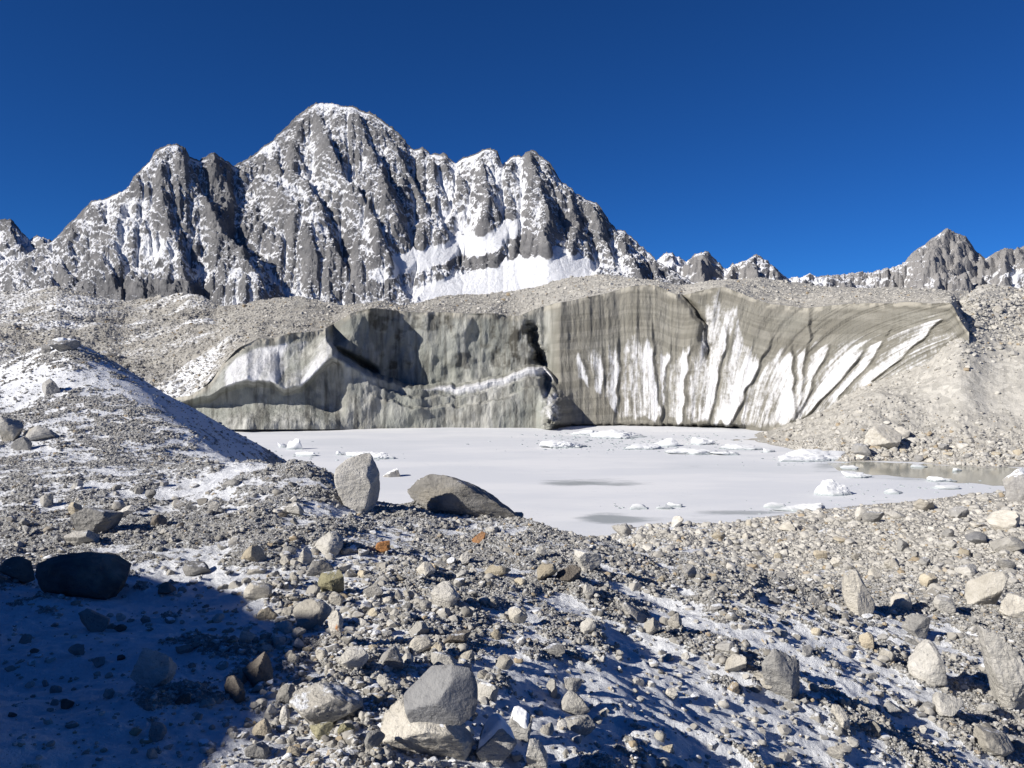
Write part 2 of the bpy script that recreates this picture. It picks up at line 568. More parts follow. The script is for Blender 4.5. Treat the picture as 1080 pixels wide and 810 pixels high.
# relief: broad humps, rills that run down to the right, rubble, gravel
near_w = sstep(75, 8, Dg)
rx, ry_ = X * .92 - Y * .39, X * .39 + Y * .92
broad = fbm(X * .35, Y * .35, 3.0, 4)
rill = fbm(rx * .35 + 40, ry_ * 1.5, 9.0, 4, ridged=True)
rub = fbm(X * 1.6, Y * 1.6, 21.0, 5, .62)
grav = fbm(X * 9, Y * 9, 33.0, 4, .68)
right = sstep(520, 760, PXg) * sstep(20, 12, Dg)
far_hump = fbm(X * .18, Y * .18, 77.0, 4)
snow_sel = uniformize(.55 * rub + .25 * grav + .35 * broad + right * .45 * rill)
cover = np.clip(cover * 1.12 + .03 + .09 * sstep(560, 660, PXg) * sstep(610, 660, PYg), 0, 1)
snow = sstep(-.08, .08, cover - snow_sel)
shade_face = np.exp(-((PXg - 205) / 105) ** 4) * sstep(31, 35, Dg) * sstep(66, 58, Dg)
lake_side = sstep(0.2, 1.5, NG[..., 2])
dz = (.16 * broad * (1 - .85 * shade_face) + .13 * rub * (1 - .35 * snow) * (1 - .8 * shade_face) + .05 * grav * (1 - .8 * snow) * (1 - .5 * shade_face) + right * .13 * rill)
dz *= (.25 + .75 * sstep(1.5, 4, Dg)) * (.35 + .65 * lake_side)
dz += .55 * far_hump * sstep(20, 40, Dg) * lake_side * (1 - .85 * shade_face)
_sp = np.array([(-20.05, 40), (-16.66, 35.5), (-14.8, 33.5), (-12.6, 31.5), (-10.9, 30)])
_best, _along = np.full(X.shape, 99.0), np.zeros(X.shape)
for i in range(len(_sp) - 1):
    a_, b_ = _sp[i], _sp[i + 1]
    e_ = b_ - a_
    t_ = np.clip(((X - a_[0]) * e_[0] + (Y - a_[1]) * e_[1]) / (e_ @ e_), 0, 1)
    q_ = np.hypot(X - a_[0] - t_ * e_[0], Y - a_[1] - t_ * e_[1])
    _along = np.where(q_ < _best, i + t_, _along)
    _best = np.minimum(_best, q_)
dz += .2 * np.clip(1 - _best / 2.5, 0, 1) * sstep(.1, 1.0, _along) * sstep(4.0, 3.0, _along)
NG[..., 2] += dz
NPY = py_of(NG[..., 1], NG[..., 2])
tone = np.clip(sstep(13, 24, Dg) * sstep(560, 720, PXg) + .35 * sstep(700, 1080, PXg), 0, 1)
tone = np.clip(tone + .12 * broad + .12 * sstep(250, 60, PXg) * sstep(20, 30, Dg), 0, 1)
ground = grid_obj('ground', NG, M_GROUND, {'snow': snow * .9 + .05, 'tone': tone})
tag(ground, 'stony moraine ground with thin snow around the frozen lake', kind='structure')


class Hit:
    """first point of a (px, d) height sheet seen at a pixel"""
    def __init__(self, pxs, G):
        self.pxs, self.G = pxs, G
        self.py = py_of(G[..., 1], G[..., 2])

    def __call__(self, px, py):
        j = int(np.clip(np.searchsorted(self.pxs, px), 0, len(self.pxs) - 1))
        col = self.py[:, j]
        k = np.argmax(col <= py)
        if col[k] > py:
            k = int(np.argmin(col))
        return self.G[k, j]

    def z_at(self, x, y):
        px = px_of(x, y, HC - .2 * y)
        j = int(np.clip(np.searchsorted(self.pxs, px), 0, len(self.pxs) - 1))
        i = int(np.clip(np.searchsorted(self.G[:, j, 1], y), 0, self.G.shape[0] - 1))
        return float(self.G[i, j, 2])


near_hit = Hit(NPX, NG)
vis = NPY <= np.minimum.accumulate(NPY, axis=0) + .6      # rows the camera can see

# base sheet of the valley, out past the mountains
bx = np.array([-30000, -8000, -2000, -500, 0, 500, 2000, 8000, 30000], float)
by = np.array([-3000, -500, -20, 300, 1000, 4000, 12000, 40000], float)
BG = np.stack(np.broadcast_arrays(*np.meshgrid(bx, by), np.float64(-2.2)), -1)
valley = grid_obj('valley_ground', BG, M_FAR, {'snow': np.full(BG.shape[:2], .3), 'tone': np.zeros(BG.shape[:2])})
tag(valley, 'wide valley floor under the moraine', kind='structure')

# ---------------------------------------------------------------- frozen lake
lx, ly = np.meshgrid(np.linspace(-75, 110, 260), np.linspace(22, 150, 260))
lpx, lpy = px_of(lx, ly, 0.0), py_of(ly, 0.0)
WET = [(655, 510, 60, 9, .6), (720, 492, 40, 6, .45), (580, 509, 40, 5, .5), (690, 548, 90, 5, .55), (860, 549, 70, 5, .5), (930, 528, 60, 7, .4), (640, 545, 30, 12, .5),
       (620, 470, 30, 4, .3), (780, 540, 80, 5, .6), (960, 505, 80, 9, .45), (870, 492, 30, 8, .6)]
wet = 0
for a, b, sx, sy, v in WET:
    wet = wet + v * np.exp(-((lpx - a) / sx) ** 2 - ((lpy - b) / sy) ** 2)
lake = grid_obj('frozen_lake', np.stack([lx, ly, lx * 0], -1), M_LAKE, {'wet': np.clip(wet, 0, 1)})
tag(lake, 'flat frozen lake dusted with snow below the ice cliff', kind='structure')
wo = [(872, 489), (905, 487), (950, 488), (1000, 491), (1120, 494), (1150, 505), (1060, 513), (1010, 509), (960, 503), (915, 501), (885, 497)]
wpts = []
for i in range(len(wo)):
    a, b = np.array(wo[i], float), np.array(wo[(i + 1) % len(wo)], float)
    for q in np.linspace(0, 1, 8, endpoint=False):
        p = a + (b - a) * q
        wpts.append((p[0], p[1] + 1.0 * float(noise(p[0] * .09, p[1] * .3, 0))))
wv = [P(a, b, d_lake(b)) for a, b in wpts]
wm = bpy.data.meshes.new('open_water')
wm.from_pydata([(float(v[0]), float(v[1]), .012) for v in wv], [], [list(range(len(wv)))])
wm.materials.append(M_WATER)
water = link(bpy.data.objects.new('open_water', wm))
tag(water, 'strip of open grey green water along the right shore', kind='structure')

# ---------------------------------------------------------------- ice cliff
CPX = np.concatenate([np.linspace(140, 1022, 1150)])
NCR = 330
top_tab = [(140, 424), (200, 418), (222, 404), (235, 384), (252, 366), (270, 358), (290, 357), (305, 352), (330, 350), (345, 346), (372, 330), (395, 325), (430, 329), (470, 329), (520, 331), (548, 333),
           (570, 324), (600, 317), (640, 309), (665, 301), (690, 300), (708, 309), (722, 311), (745, 305), (764, 303), (790, 313), (812, 321), (850, 325), (880, 321), (915, 320), (960, 319), (1004, 320), (1010, 333), (1022, 352)]
base_tab = [(140, 450), (600, 449.5), (650, 452), (700, 456), (760, 459), (800, 459), (860, 452), (930, 440), (1022, 420)]
tx, ty = zip(*top_tab)
ctop = np.interp(CPX, tx, ty) + 1.3 * fbm(CPX * .05, 0 * CPX, 0, 4)
ctop = np.convolve(np.pad(ctop, 4, 'edge'), np.ones(9) / 9, 'valid')
bxx, byy = zip(*base_tab)
cbase = np.interp(CPX, bxx, byy)
T = np.linspace(0, 1, NCR)[:, None]
cPY = cbase + 3 + (ctop - cbase - 3) * T
cPX = np.broadcast_to(CPX, cPY.shape)
# depth of the wall foot along the shore
dfoot = np.interp(CPX, [140, 215, 260, 330, 400, 470, 560, 572, 584, 610, 650, 700, 745, 800, 850, 920, 1022], [128, 121, 119, 121, 124, 125, 125, 125.5, 126.5, 127.5, 128, 126.5, 124, 120, 117, 112, 106])
hrel = (cbase - cPY) / 148.0         # 0 at the water, 1 = 25 m
depth = np.broadcast_to(dfoot, cPY.shape).copy()
rw = sstep(572, 592, cPX)            # right wall leans back below, upright above
lean = np.where(hrel < .55, hrel * 13, .55 * 13 + (hrel - .55) * 3.0)
depth += rw * lean * sstep(1030, 900, cPX) + (1 - rw) * 2.0 * hrel
# the middle wall behind the bench
benchtop = np.interp(CPX, [330, 346, 360, 380, 410, 440, 480, 530, 550, 575, 598], [352, 362, 376, 388, 403, 411, 409, 400, 391, 388, 420])
bt = benchtop + 2.5 * fbm(CPX * .12, 0 * CPX, 4.0, 4)
mid = sstep(343, 352, cPX) * sstep(592, 572, cPX)
above = sstep(-1, 5, bt - cPY)
depth += mid * above * 8.5
# ledges in the bench front
for k, (off, dd) in enumerate(((9, 1.6), (20, 1.3))):
    le = bt + off + 1.5 * fbm(cPX * .08, cPY * 0, 8.0 + k, 3)
    depth += mid * sstep(1.5, -1.5, cPY - le) * dd * sstep(385, 420, cPX)
# hole at the step between the walls and the deep slot
wob = 5 * fbm(cPX * .02, cPY * .10, 66., 4, .6)
hole = np.exp(-((cPX - 565 - (cPY - 360) * .22 + wob * 1.3) / (2.6 + .04 * (384 - cPY).clip(0, 40))) ** 2) * sstep(338, 350, cPY + wob) * sstep(388, 372, cPY)
slot = np.exp(-((cPX - 574 - (cPY - 390) * .10 + wob * .6) / 4.0) ** 2) * sstep(366, 380, cPY) * sstep(425, 405, cPY)
slot2 = np.exp(-(((cPY - (371 + (cPX - 355) * .50)) / 4.5) ** 2)) * sstep(350, 358, cPX) * sstep(402, 390, cPX)
depth += 4.5 * hole + 4 * slot + 5 * slot2
# left bulge: rounded snow slab over a hollow
bul = sstep(370, 345, cPX)
arc = np.interp(CPX, [140, 222, 240, 262, 285, 300, 318, 335, 350], [440, 418, 408, 402, 404, 412, 408, 392, 380])
arc = arc + 2.0 * fbm(CPX * .09, CPX * 0, 2.0, 3)
depth += bul * (7.0 * sstep(-2, -40, cPY - arc) - 1.0) + bul * 3.2 * sstep(-3, 6, cPY - arc) * sstep(450, 425, cPY)
# notch line at 715..745
nl = np.interp(cPY, [300, 318, 340, 372, 410, 455], [706, 726, 741, 746, 744, 739]) + 2.0 * noise(cPY * .12, cPX * 0, 33.0)
notch = np.abs(cPX - nl) / 5.0
depth += 1.4 * np.exp(-notch ** 2) * sstep(300, 312, cPY) * sstep(395, 365, cPY)
depth -= 1.6 * np.exp(-np.clip(nl - cPX, 0, 99) / 22) * (cPX < nl) * sstep(296, 312, cPY) * sstep(385, 350, cPY)
# undercut at the water line on the right
depth += rw * 3.0 * sstep(447, 452, cPY + 1.2 * noise(cPX * .35, cPX * 0)) * sstep(800, 770, cPX)
# flutes: dark ribs running down, fanning out left at the right end
sk = np.interp(cPX, [560, 700, 800, 900, 1000], [0.05, .0, -.25, -.75, -1.3])
u = cPX - sk * (cPY - 455)
flut = fbm(u * .055, cPY * .006, 5.0, 4, .55, ridged=True)
fine = fbm(u * .25, cPY * .02, 15.0, 4, .6)
depth -= rw * (.35 * flut + .16 * fine)
FL = [([(612, 372), (618, 400)], 10, .6), ([(632, 365), (636, 392), (633, 412)], 12, .8), ([(650, 352), (652, 400), (648, 432)], 12, .9), ([(687, 342), (690, 385), (696, 440)], 26, 1.3), ([(708, 360), (700, 400), (697, 440)], 10, .8),
      ([(728, 360), (722, 400), (718, 443)], 16, .8), ([(766, 350), (757, 395), (747, 447)], 18, 1.4), ([(812, 357), (792, 400), (769, 447)], 30, 1.6), ([(834, 367), (835, 400), (836, 440)], 34, 1.5),
      ([(853, 326), (853, 357), (839, 436)], 14, 1.2), ([(872, 367), (856, 402), (842, 436)], 20, 1.3), ([(913, 367), (880, 405), (846, 442)], 34, 1.6), ([(942, 342), (915, 384), (885, 418)], 20, .9), ([(996, 333), (950, 378), (920, 402)], 26, 1.2)]
fwhite, fgrey = 0, 0  # flute sides' sunlight and shade, painted into the snow mask
for k, (pl, wd, hh) in enumerate(FL):
    pl = np.array(pl, float)
    s_ = cPX - np.interp(cPY, pl[:, 1], pl[:, 0]) - 2.2 * noise(cPY * .09, cPX * 0, 90.0 + k)
    fd = sstep(pl[0, 1] - 10, pl[0, 1] + 12, cPY) * sstep(pl[-1, 1] + 12, pl[-1, 1] - 2, cPY)
    saw = np.where(s_ < 0, np.clip(1 + s_ / wd, 0, 1) ** 1.5, sstep(4.5, 0, s_))
    depth -= rw * .36 * hh * saw * fd
    fwhite = np.maximum(fwhite, fd * sstep(-wd * .75, -wd * .2, s_) * (s_ < .5))
    fgrey = np.maximum(fgrey, fd * np.exp(-((s_ - 3.5) / 3.0) ** 2))
ml = (1 - rw)
depth += ml * (1.0 * fbm(cPX * .03, cPY * .03, 6.0, 3, .5) + .18 * fbm(cPX * .2, cPY * .06, 7.0, 4, .6))
depth += mid * above * 1.6 * fbm(cPX * .035, cPY * .02, 12.0, 3)
depth -= 6.0 * np.exp(-((cPX - 584) / 13) ** 2) * sstep(402, 440, cPY) * (1 + .25 * fbm(cPX * .2, cPY * .2, 3., 3))
CG = P(cPX, cPY, depth)
# colour masks
sl_line = np.interp(CPX, [600, 612, 640, 665, 700, 735, 752, 775, 790, 812, 850, 890, 930, 985, 1003, 1022],
                    [372, 374, 372, 355, 368, 372, 310, 322, 372, 378, 366, 363, 356, 330, 340, 352])
sl_low = np.interp(CPX, [600, 640, 655, 800, 900, 1022], [388, 425, 441, 450, 440, 420])
snw = rw * sstep(-8, 12, cPY - sl_line + 12 * flut + 14 * fine) * sstep(4, -4, cPY - sl_low - 4 * noise(cPX * .2, cPX * 0, 3.0))
snw *= sstep(596, 612, cPX)
spk = .45 * fbm(cPX * .45, cPY * .16, 44., 4, .65) + .75 * fbm(u * .5, cPY * .035, 45., 4, .65)
snw = np.clip(snw * (.52 + .30 * fwhite - .34 * fgrey + .5 * spk - .2 * np.clip(flut - .35, 0, 1)), 0, 1)
snw = np.clip(snw - .12 * sstep(880, 960, cPX) * (1 - sstep(.1, .3, fine)), 0, 1)
snw = np.maximum(snw, .85 * np.exp(-((cPX - nl - 14) / 9) ** 2) * sstep(308, 320, cPY) * sstep(372, 345, cPY) * (.6 + .5 * fine))
slab = bul * sstep(3, -4, cPY - arc) * sstep(230, 243, cPX) * sstep(4, 12, cPY - ctop)
snw = np.maximum(snw, slab * (.60 + .5 * fbm(cPX * .09 + cPY * .05, cPY * .03, 31.0, 4)))
ledge = mid * np.exp(-((cPY - bt - 1) / 3.0) ** 2) * sstep(420, 470, cPX)
snw = np.maximum(snw, .7 * ledge + .55 * mid * (1 - above) * sstep(455, 480, cPX) * sstep(16, 4, cPY - bt))
snw = np.maximum(snw, .75 * np.exp(-((cPX - 580) / 16) ** 2) * sstep(402, 415, cPY) * sstep(452, 440, cPY) * (.6 + .6 * fbm(cPX * .2, cPY * .2, 2., 3)))
dirt = np.clip(rw * .95 + .5 * sstep(12, 3, cPY - ctop) + .2 * fbm(cPX * .03, cPY * .03, 41., 3) + .35 * mid * (1 - above) * sstep(.0, .5, fbm(cPX * .05, cPY * .05, 3., 3)), 0, 1)
grit = np.clip(sstep(7, 2, cPY - ctop) * sstep(.35, -.2, noise(cPX * .2, cPY * .2)), 0, 1) * .8
vst = fbm(cPX * .16, cPY * .018, 81., 5, .62)
mot = fbm(cPX * .045, cPY * .05, 82., 5, .6)
stain_dark = np.clip((1 - rw) * (.55 * sstep(.05, .5, vst) + .5 * sstep(.05, .45, mot) * (.4 + above * mid)) + .35 * mid * sstep(450, 390, cPX) * above * sstep(.3, -.3, mot) + rw * sstep(444, 449, cPY) * .55 * sstep(790, 770, cPX) + .35 * np.exp(-notch ** 2 * 1.5) * rw + .2 * np.clip(flut, 0, 1) * rw * (1 - snw), 0, 1)  # stain streaks and mottling; also darker at the undercut foot and along the notch
ice_cliff = grid_obj('ice_cliff', CG, M_CLIFF, {'snow': snw, 'dirt': dirt, 'grit': grit, 'stain_dark': stain_dark, 'band': np.clip(.5 + .9 * fbm(cPX * .012 + cPY * .01, (cPY - .8 * ctop - .06 * cPX) * .17, 95., 5, .6), 0, 1)}, flip=False)
tag(ice_cliff, 'tall dirty ice cliff with white fluted snow above the frozen lake', kind='structure')
dtop = depth[-1]

# ---------------------------------------------------------------- debris covered glacier above the cliff
sky_tab = [(-120, 312), (0, 308), (60, 302), (100, 311), (130, 318), (165, 313), (198, 309), (215, 313), (228, 321), (250, 321), (300, 313), (322, 313), (345, 319), (362, 323), (400, 318), (430, 322), (470, 312), (500, 311), (530, 309),
           (565, 303), (600, 293), (640, 290), (700, 298), (720, 301), (745, 298), (762, 296), (800, 293), (830, 297), (860, 302), (900, 304), (940, 303), (980, 305), (1022, 307), (1080, 309), (1200, 312)]
sxx, syy = zip(*sky_tab)
MD = np.linspace(0, 1, 300) ** 1.3
MPX = np.linspace(-160, 1022, 1400)
_c0, _d0 = float(np.interp(228, CPX, ctop)), float(np.interp(228, CPX, dtop))
d0 = np.where(MPX < 228, np.interp(MPX, [-160, 228], [110, _d0]), np.interp(MPX, CPX, dtop))
py0 = np.where(MPX < 228, np.interp(MPX, [-160, 140, 200, 228], [445, 440, 426, _c0]), np.interp(MPX, CPX, ctop))


def soft(a, n):
    k = np.hanning(n * 2 + 1)
    return np.convolve(np.pad(a, n, 'edge'), k / k.sum(), 'valid')


d0 = d0 + (soft(d0, 60) - d0) * sstep(300, 250, MPX)
py0 = py0 + (soft(py0, 40) - py0) * sstep(246, 226, MPX)
dsky = soft(np.interp(MPX, [-160, 0, 140, 220, 300, 380, 430, 560, 700, 800, 1022], [420, 420, 360, 280, 230, 190, 210, 240, 190, 190, 200]), 50)
pys = np.interp(MPX, sxx, syy)
tt = np.minimum(MD / .72, 1)[:, None]          # 0..1 from the edge to the skyline, then down behind
Dm = d0 * (dsky / d0) ** tt
PYm = py0 + (pys - py0) * (tt ** np.interp(MPX, [-160, 200, 300, 400], [.62, .68, .75, .85]))
back = np.clip((MD - .72) / .28, 0, 1)[:, None]
MG = P(np.broadcast_to(MPX, Dm.shape), PYm, Dm)
MG[..., 1] += back * 90
MG[..., 0] *= 1 + back * 90 / np.maximum(dsky, 1)
MG[..., 2] -= back ** 1.2 * 30
x, y = MG[..., 0], MG[..., 1]
hump = fbm(x * .035, y * .03, 50., 4)
rubb = fbm(x * .22, y * .22, 51., 5, .6)
wgt = sstep(0, .06, tt)
left_w = sstep(330, 200, np.broadcast_to(MPX, Dm.shape))
MG[..., 2] += wgt * ((1.0 + 2.8 * left_w) * hump * sstep(1.02, .75, tt + back) + (.55 + .7 * left_w) * rubb + .28 * fbm(x * .9, y * .9, 52., 4, .65))
mpxx = np.broadcast_to(MPX, Dm.shape)
msnow = .30 * left_w + .33 * left_w * fbm(x * .06, y * .05, 60., 4) + .12 * sstep(330, 100, mpxx)
msnow = np.clip(msnow + .08 - .3 * sstep(240, 420, mpxx), 0, 1)
mtone = np.clip(.15 + .5 * sstep(420, 620, mpxx) + .35 * fbm(x * .05, y * .05, 61., 3), 0, 1)
moraine = grid_obj('moraine', MG, M_FAR, {'snow': msnow, 'tone': mtone})
tag(moraine, 'grey debris covered moraine running above and left of the ice cliff', kind='structure')
mor_hit = Hit(MPX, MG)

# ---------------------------------------------------------------- scree slope on the right
L = lambda px, py: (px, float(d_lake(py)), py)
SCREE = [
    L(770, 463), (770, 126, 462), Z(770, 140, -1), L(800, 462), (800, 119, 455), (800, 130, 458), Z(800, 80, -2), L(840, 475), (840, 112, 448), (860, 117, 440), (860, 135, 445),
    (890, 112, 424), L(880, 486), (920, 100, 430), (920, 112, 407), (920, 135, 410), L(930, 486), (960, 112, 388), (960, 140, 388), (985, 110, 376), L(985, 490),
    (1012, 107, 352), (1012, 110, 346), (1020, 114, 330), (1024, 125, 312), (1030, 145, 308), (1000, 150, 345), (990, 95, 450), (1040, 112, 345), (1040, 98, 420), L(1040, 494),
    (1080, 91, 455), (1080, 103, 380), (1080, 118, 335), (1080, 150, 309), (1130, 150, 309), (1130, 100, 385), L(1130, 497), (1200, 150, 312), (1200, 98, 390), L(1200, 500),
    Z(880, 70, -2.5), Z(985, 70, -2.5), Z(1130, 66, -2.2), Z(1200, 66, -2.2), Z(1080, 260, 10), Z(1200, 260, 10), Z(1024, 230, 10),
]
scrF = tps(SCREE)
SPX = np.linspace(765, 1200, 560)
SD = np.exp(np.linspace(math.log(66), math.log(255), 420))
sPX, sD = np.meshgrid(SPX, SD)
sPY = scrF(sPX, sD)
SG = P(sPX, sPY, sD)
x, y = SG[..., 0], SG[..., 1]
lift = sstep(-.4, 1.2, SG[..., 2])
silt = np.exp(-((sPX - 1010) / 75) ** 2 - ((sPY - 415) / 32) ** 2)
silt = np.clip(silt + np.exp(-((sPX - 1060) / 40) ** 2 - ((sPY - 400) / 35) ** 2), 0, 1)
SG[..., 2] += lift * ((.75 * fbm(x * .12, y * .12, 70., 4) + .55 * fbm(x * .45, y * .45, 71., 5, .6)) * (1 - .6 * silt) + .22 * fbm(x * 1.6, y * 1.6, 72., 4, .65) * (1 - .75 * silt))
stone = np.clip(.75 + .3 * silt + .25 * fbm(x * .08, y * .08, 73., 4), 0, 1)
scree = grid_obj('scree_slope', SG, M_FAR, {'snow': np.zeros_like(sD) - .2, 'tone': stone})
tag(scree, 'pale beige scree slope at the right end of the ice cliff', kind='structure')
scree_hit = Hit(SPX, SG)


# ---------------------------------------------------------------- mountains
def poly_dist(px, py, pl):
    """signed horizontal offset from a polyline and its fade at the ends"""
    pl = np.array(pl, float)
    o = np.argsort(pl[:, 1])
    cx = np.interp(py, pl[o, 1], pl[o, 0])
    lo, hi = pl[:, 1].min(), pl[:, 1].max()
    fade = sstep(lo - 14, lo + 2, py) * sstep(hi + 22, hi - 4, py)
    return px - cx, fade


def rib_field(ribs, x0, x1, y0, y1, seed, kk=1.0):
    """ridges as roofs along branching crest lines, in pixels of protrusion; and how deep a point lies in a gully"""
    r = np.random.default_rng(seed)
    st = .75
    gx = np.arange(x0, x1 + st, st)
    gy = np.arange(y0, y1 + st, st)
    GX, GY = np.meshgrid(gx, gy)
    WX = GX + 3.5 * fbm(GX * .04, GY * .035, seed + 31, 4, .55) + 1.6 * fbm(GX * .16, GY * .16, seed + 33, 3)
    WY = GY + 3.5 * fbm(GX * .04, GY * .035, seed + 32, 4, .55)
    Q = np.zeros_like(GX)

    def seg(a, b, ha, hb, kl, kr):
        R_ = max(ha, hb) / min(kl, kr) + 10
        i0, i1 = np.searchsorted(gx, [min(a[0], b[0]) - R_, max(a[0], b[0]) + R_])
        j0, j1 = np.searchsorted(gy, [min(a[1], b[1]) - R_, max(a[1], b[1]) + R_])
        if i1 <= i0 or j1 <= j0:
            return
        X_, Y_ = WX[j0:j1, i0:i1], WY[j0:j1, i0:i1]
        ex, ey = b[0] - a[0], b[1] - a[1]
        t_ = np.clip(((X_ - a[0]) * ex + (Y_ - a[1]) * ey) / (ex * ex + ey * ey + 1e-9), 0, 1)
        dx, dy = X_ - a[0] - t_ * ex, Y_ - a[1] - t_ * ey
        dd = np.sqrt(dx * dx + dy * dy)
        h = ha + (hb - ha) * t_ - dd * np.where(dx < 0, kl, kr)
        np.maximum(Q[j0:j1, i0:i1], h, out=Q[j0:j1, i0:i1])

    def branch(p, h, ang, length, kl, kr, depth):
        n = max(2, int(length / 7))
        q, hq = np.array(p, float), h
        side = 1
        for i in range(n):
            ang2 = ang + r.normal(0, .22)
            e = q + length / n * np.array([math.sin(ang2), math.cos(ang2)])
            drop = length / n * (.26, .26, .30, .34)[3 - depth + 1 if depth < 3 else 0] * (kl + kr) / 2 * abs(math.sin(ang2)) + .12
            seg(q, e, hq, hq - drop, kl * 1.15, kr * 1.15)
            if depth > 1 and r.uniform() < .8:
                side = -side
                branch(q, hq - .4, ang + side * r.uniform(.5, .95), length * r.uniform(.3, .5), kl * 1.1, kr * 1.1, depth - 1)
            q, hq = e, hq - drop
            if hq < .5:
                break

    for pl, kl, kr, h0, h1 in ribs:
        pl = np.array(pl, float)
        kl, kr, h0, h1 = kl * 1.1, kr * 1.85, h0 * .9, h1 * .75
        L_ = np.concatenate([[0], np.cumsum(np.hypot(*np.diff(pl, axis=0).T))])
        tot = L_[-1]
        for i in range(len(pl) - 1):
            ha, hb = h0 + (h1 - h0) * L_[i] / tot, h0 + (h1 - h0) * L_[i + 1] / tot
            seg(pl[i], pl[i + 1], ha, hb, kl, kr)
        side = 1
        u_ = r.uniform(3, 8)
        while u_ < tot:
            p = np.array([np.interp(u_, L_, pl[:, 0]), np.interp(u_, L_, pl[:, 1])])
            h = h0 + (h1 - h0) * u_ / tot
            side = -side
            branch(p, h, side * r.uniform(.4, .85), min(h * 1.8, r.uniform(18, 44) * kk), kl, kr, 3)
            u_ += r.uniform(5, 11) * kk
    w = int(11 / st)
    c = np.cumsum(np.cumsum(np.pad(Q, ((w + 1, w), (w + 1, w)), 'edge'), 0), 1)
    n = 2 * w + 1
    bl = (c[n:, n:] - c[:-n, n:] - c[n:, :-n] + c[:-n, :-n]) / n / n
    return Q, np.clip(bl - Q, -8, 8)


def erode(z, cell, iters, K, mexp=.55):
    """let water cut gullies into a height grid (row 0 is the foot, kept fixed)"""
    nr, nc = z.shape
    idx = np.arange(nr * nc).reshape(nr, nc)
    er = np.random.default_rng(5)
    offs = [(-1, -1), (-1, 0), (-1, 1), (0, -1), (0, 1), (1, -1), (1, 0), (1, 1)]
    for it in range(iters):
        zp = np.pad(z, 1, constant_values=1e9)
        best, rec, dst = np.zeros_like(z), idx.copy(), np.ones_like(z)
        for dj, di in offs:
            L_ = math.hypot(dj, di)
            sl = (z - zp[1 + dj:1 + dj + nr, 1 + di:1 + di + nc]) / L_
            sl = np.where(sl > 0, sl * er.uniform(.55, 1.45, sl.shape), sl)
            up = sl > best
            best = np.where(up, sl, best)
            rec = np.where(up, idx + dj * nc + di, rec)
            dst = np.where(up, L_, dst)
        rec[0] = idx[0]
        order = np.argsort(-z.ravel(), kind='stable')
        R_, A_ = rec.ravel().tolist(), [1.0] * (nr * nc)
        ol = order.tolist()
        for i in ol:
            r_ = R_[i]
            if r_ != i:
                A_[r_] += A_[i]
        F_ = (K * np.repeat(.25 + 1.0 * np.linspace(0, 1, nr), nc) * np.array(A_) ** mexp / dst.ravel()).tolist()
        zl = z.ravel().tolist()
        for i in reversed(ol):
            r_ = R_[i]
            if r_ != i:
                zl[i] = (zl[i] + F_[i] * zl[r_]) / (1 + F_[i])
        z = np.array(zl).reshape(nr, nc)
        zq = np.pad(z, 1, 'edge')
        z[1:-1] += .045 * (zq[:-2, 1:-1] + zq[2:, 1:-1] + zq[1:-1, :-2] + zq[1:-1, 2:] - 4 * z)[1:-1]
        # rockfall: no face steeper than about 64 degrees
        for ax in (0, 1):
            df = np.diff(z, axis=ax)
            ex = np.sign(df) * np.maximum(np.abs(df) - 2.05 * cell, 0) * .25
            if ax == 0:
                z[:-1] += ex
                z[1:] -= ex
            else:
                z[:, :-1] += ex
                z[:, 1:] -= ex
    return z


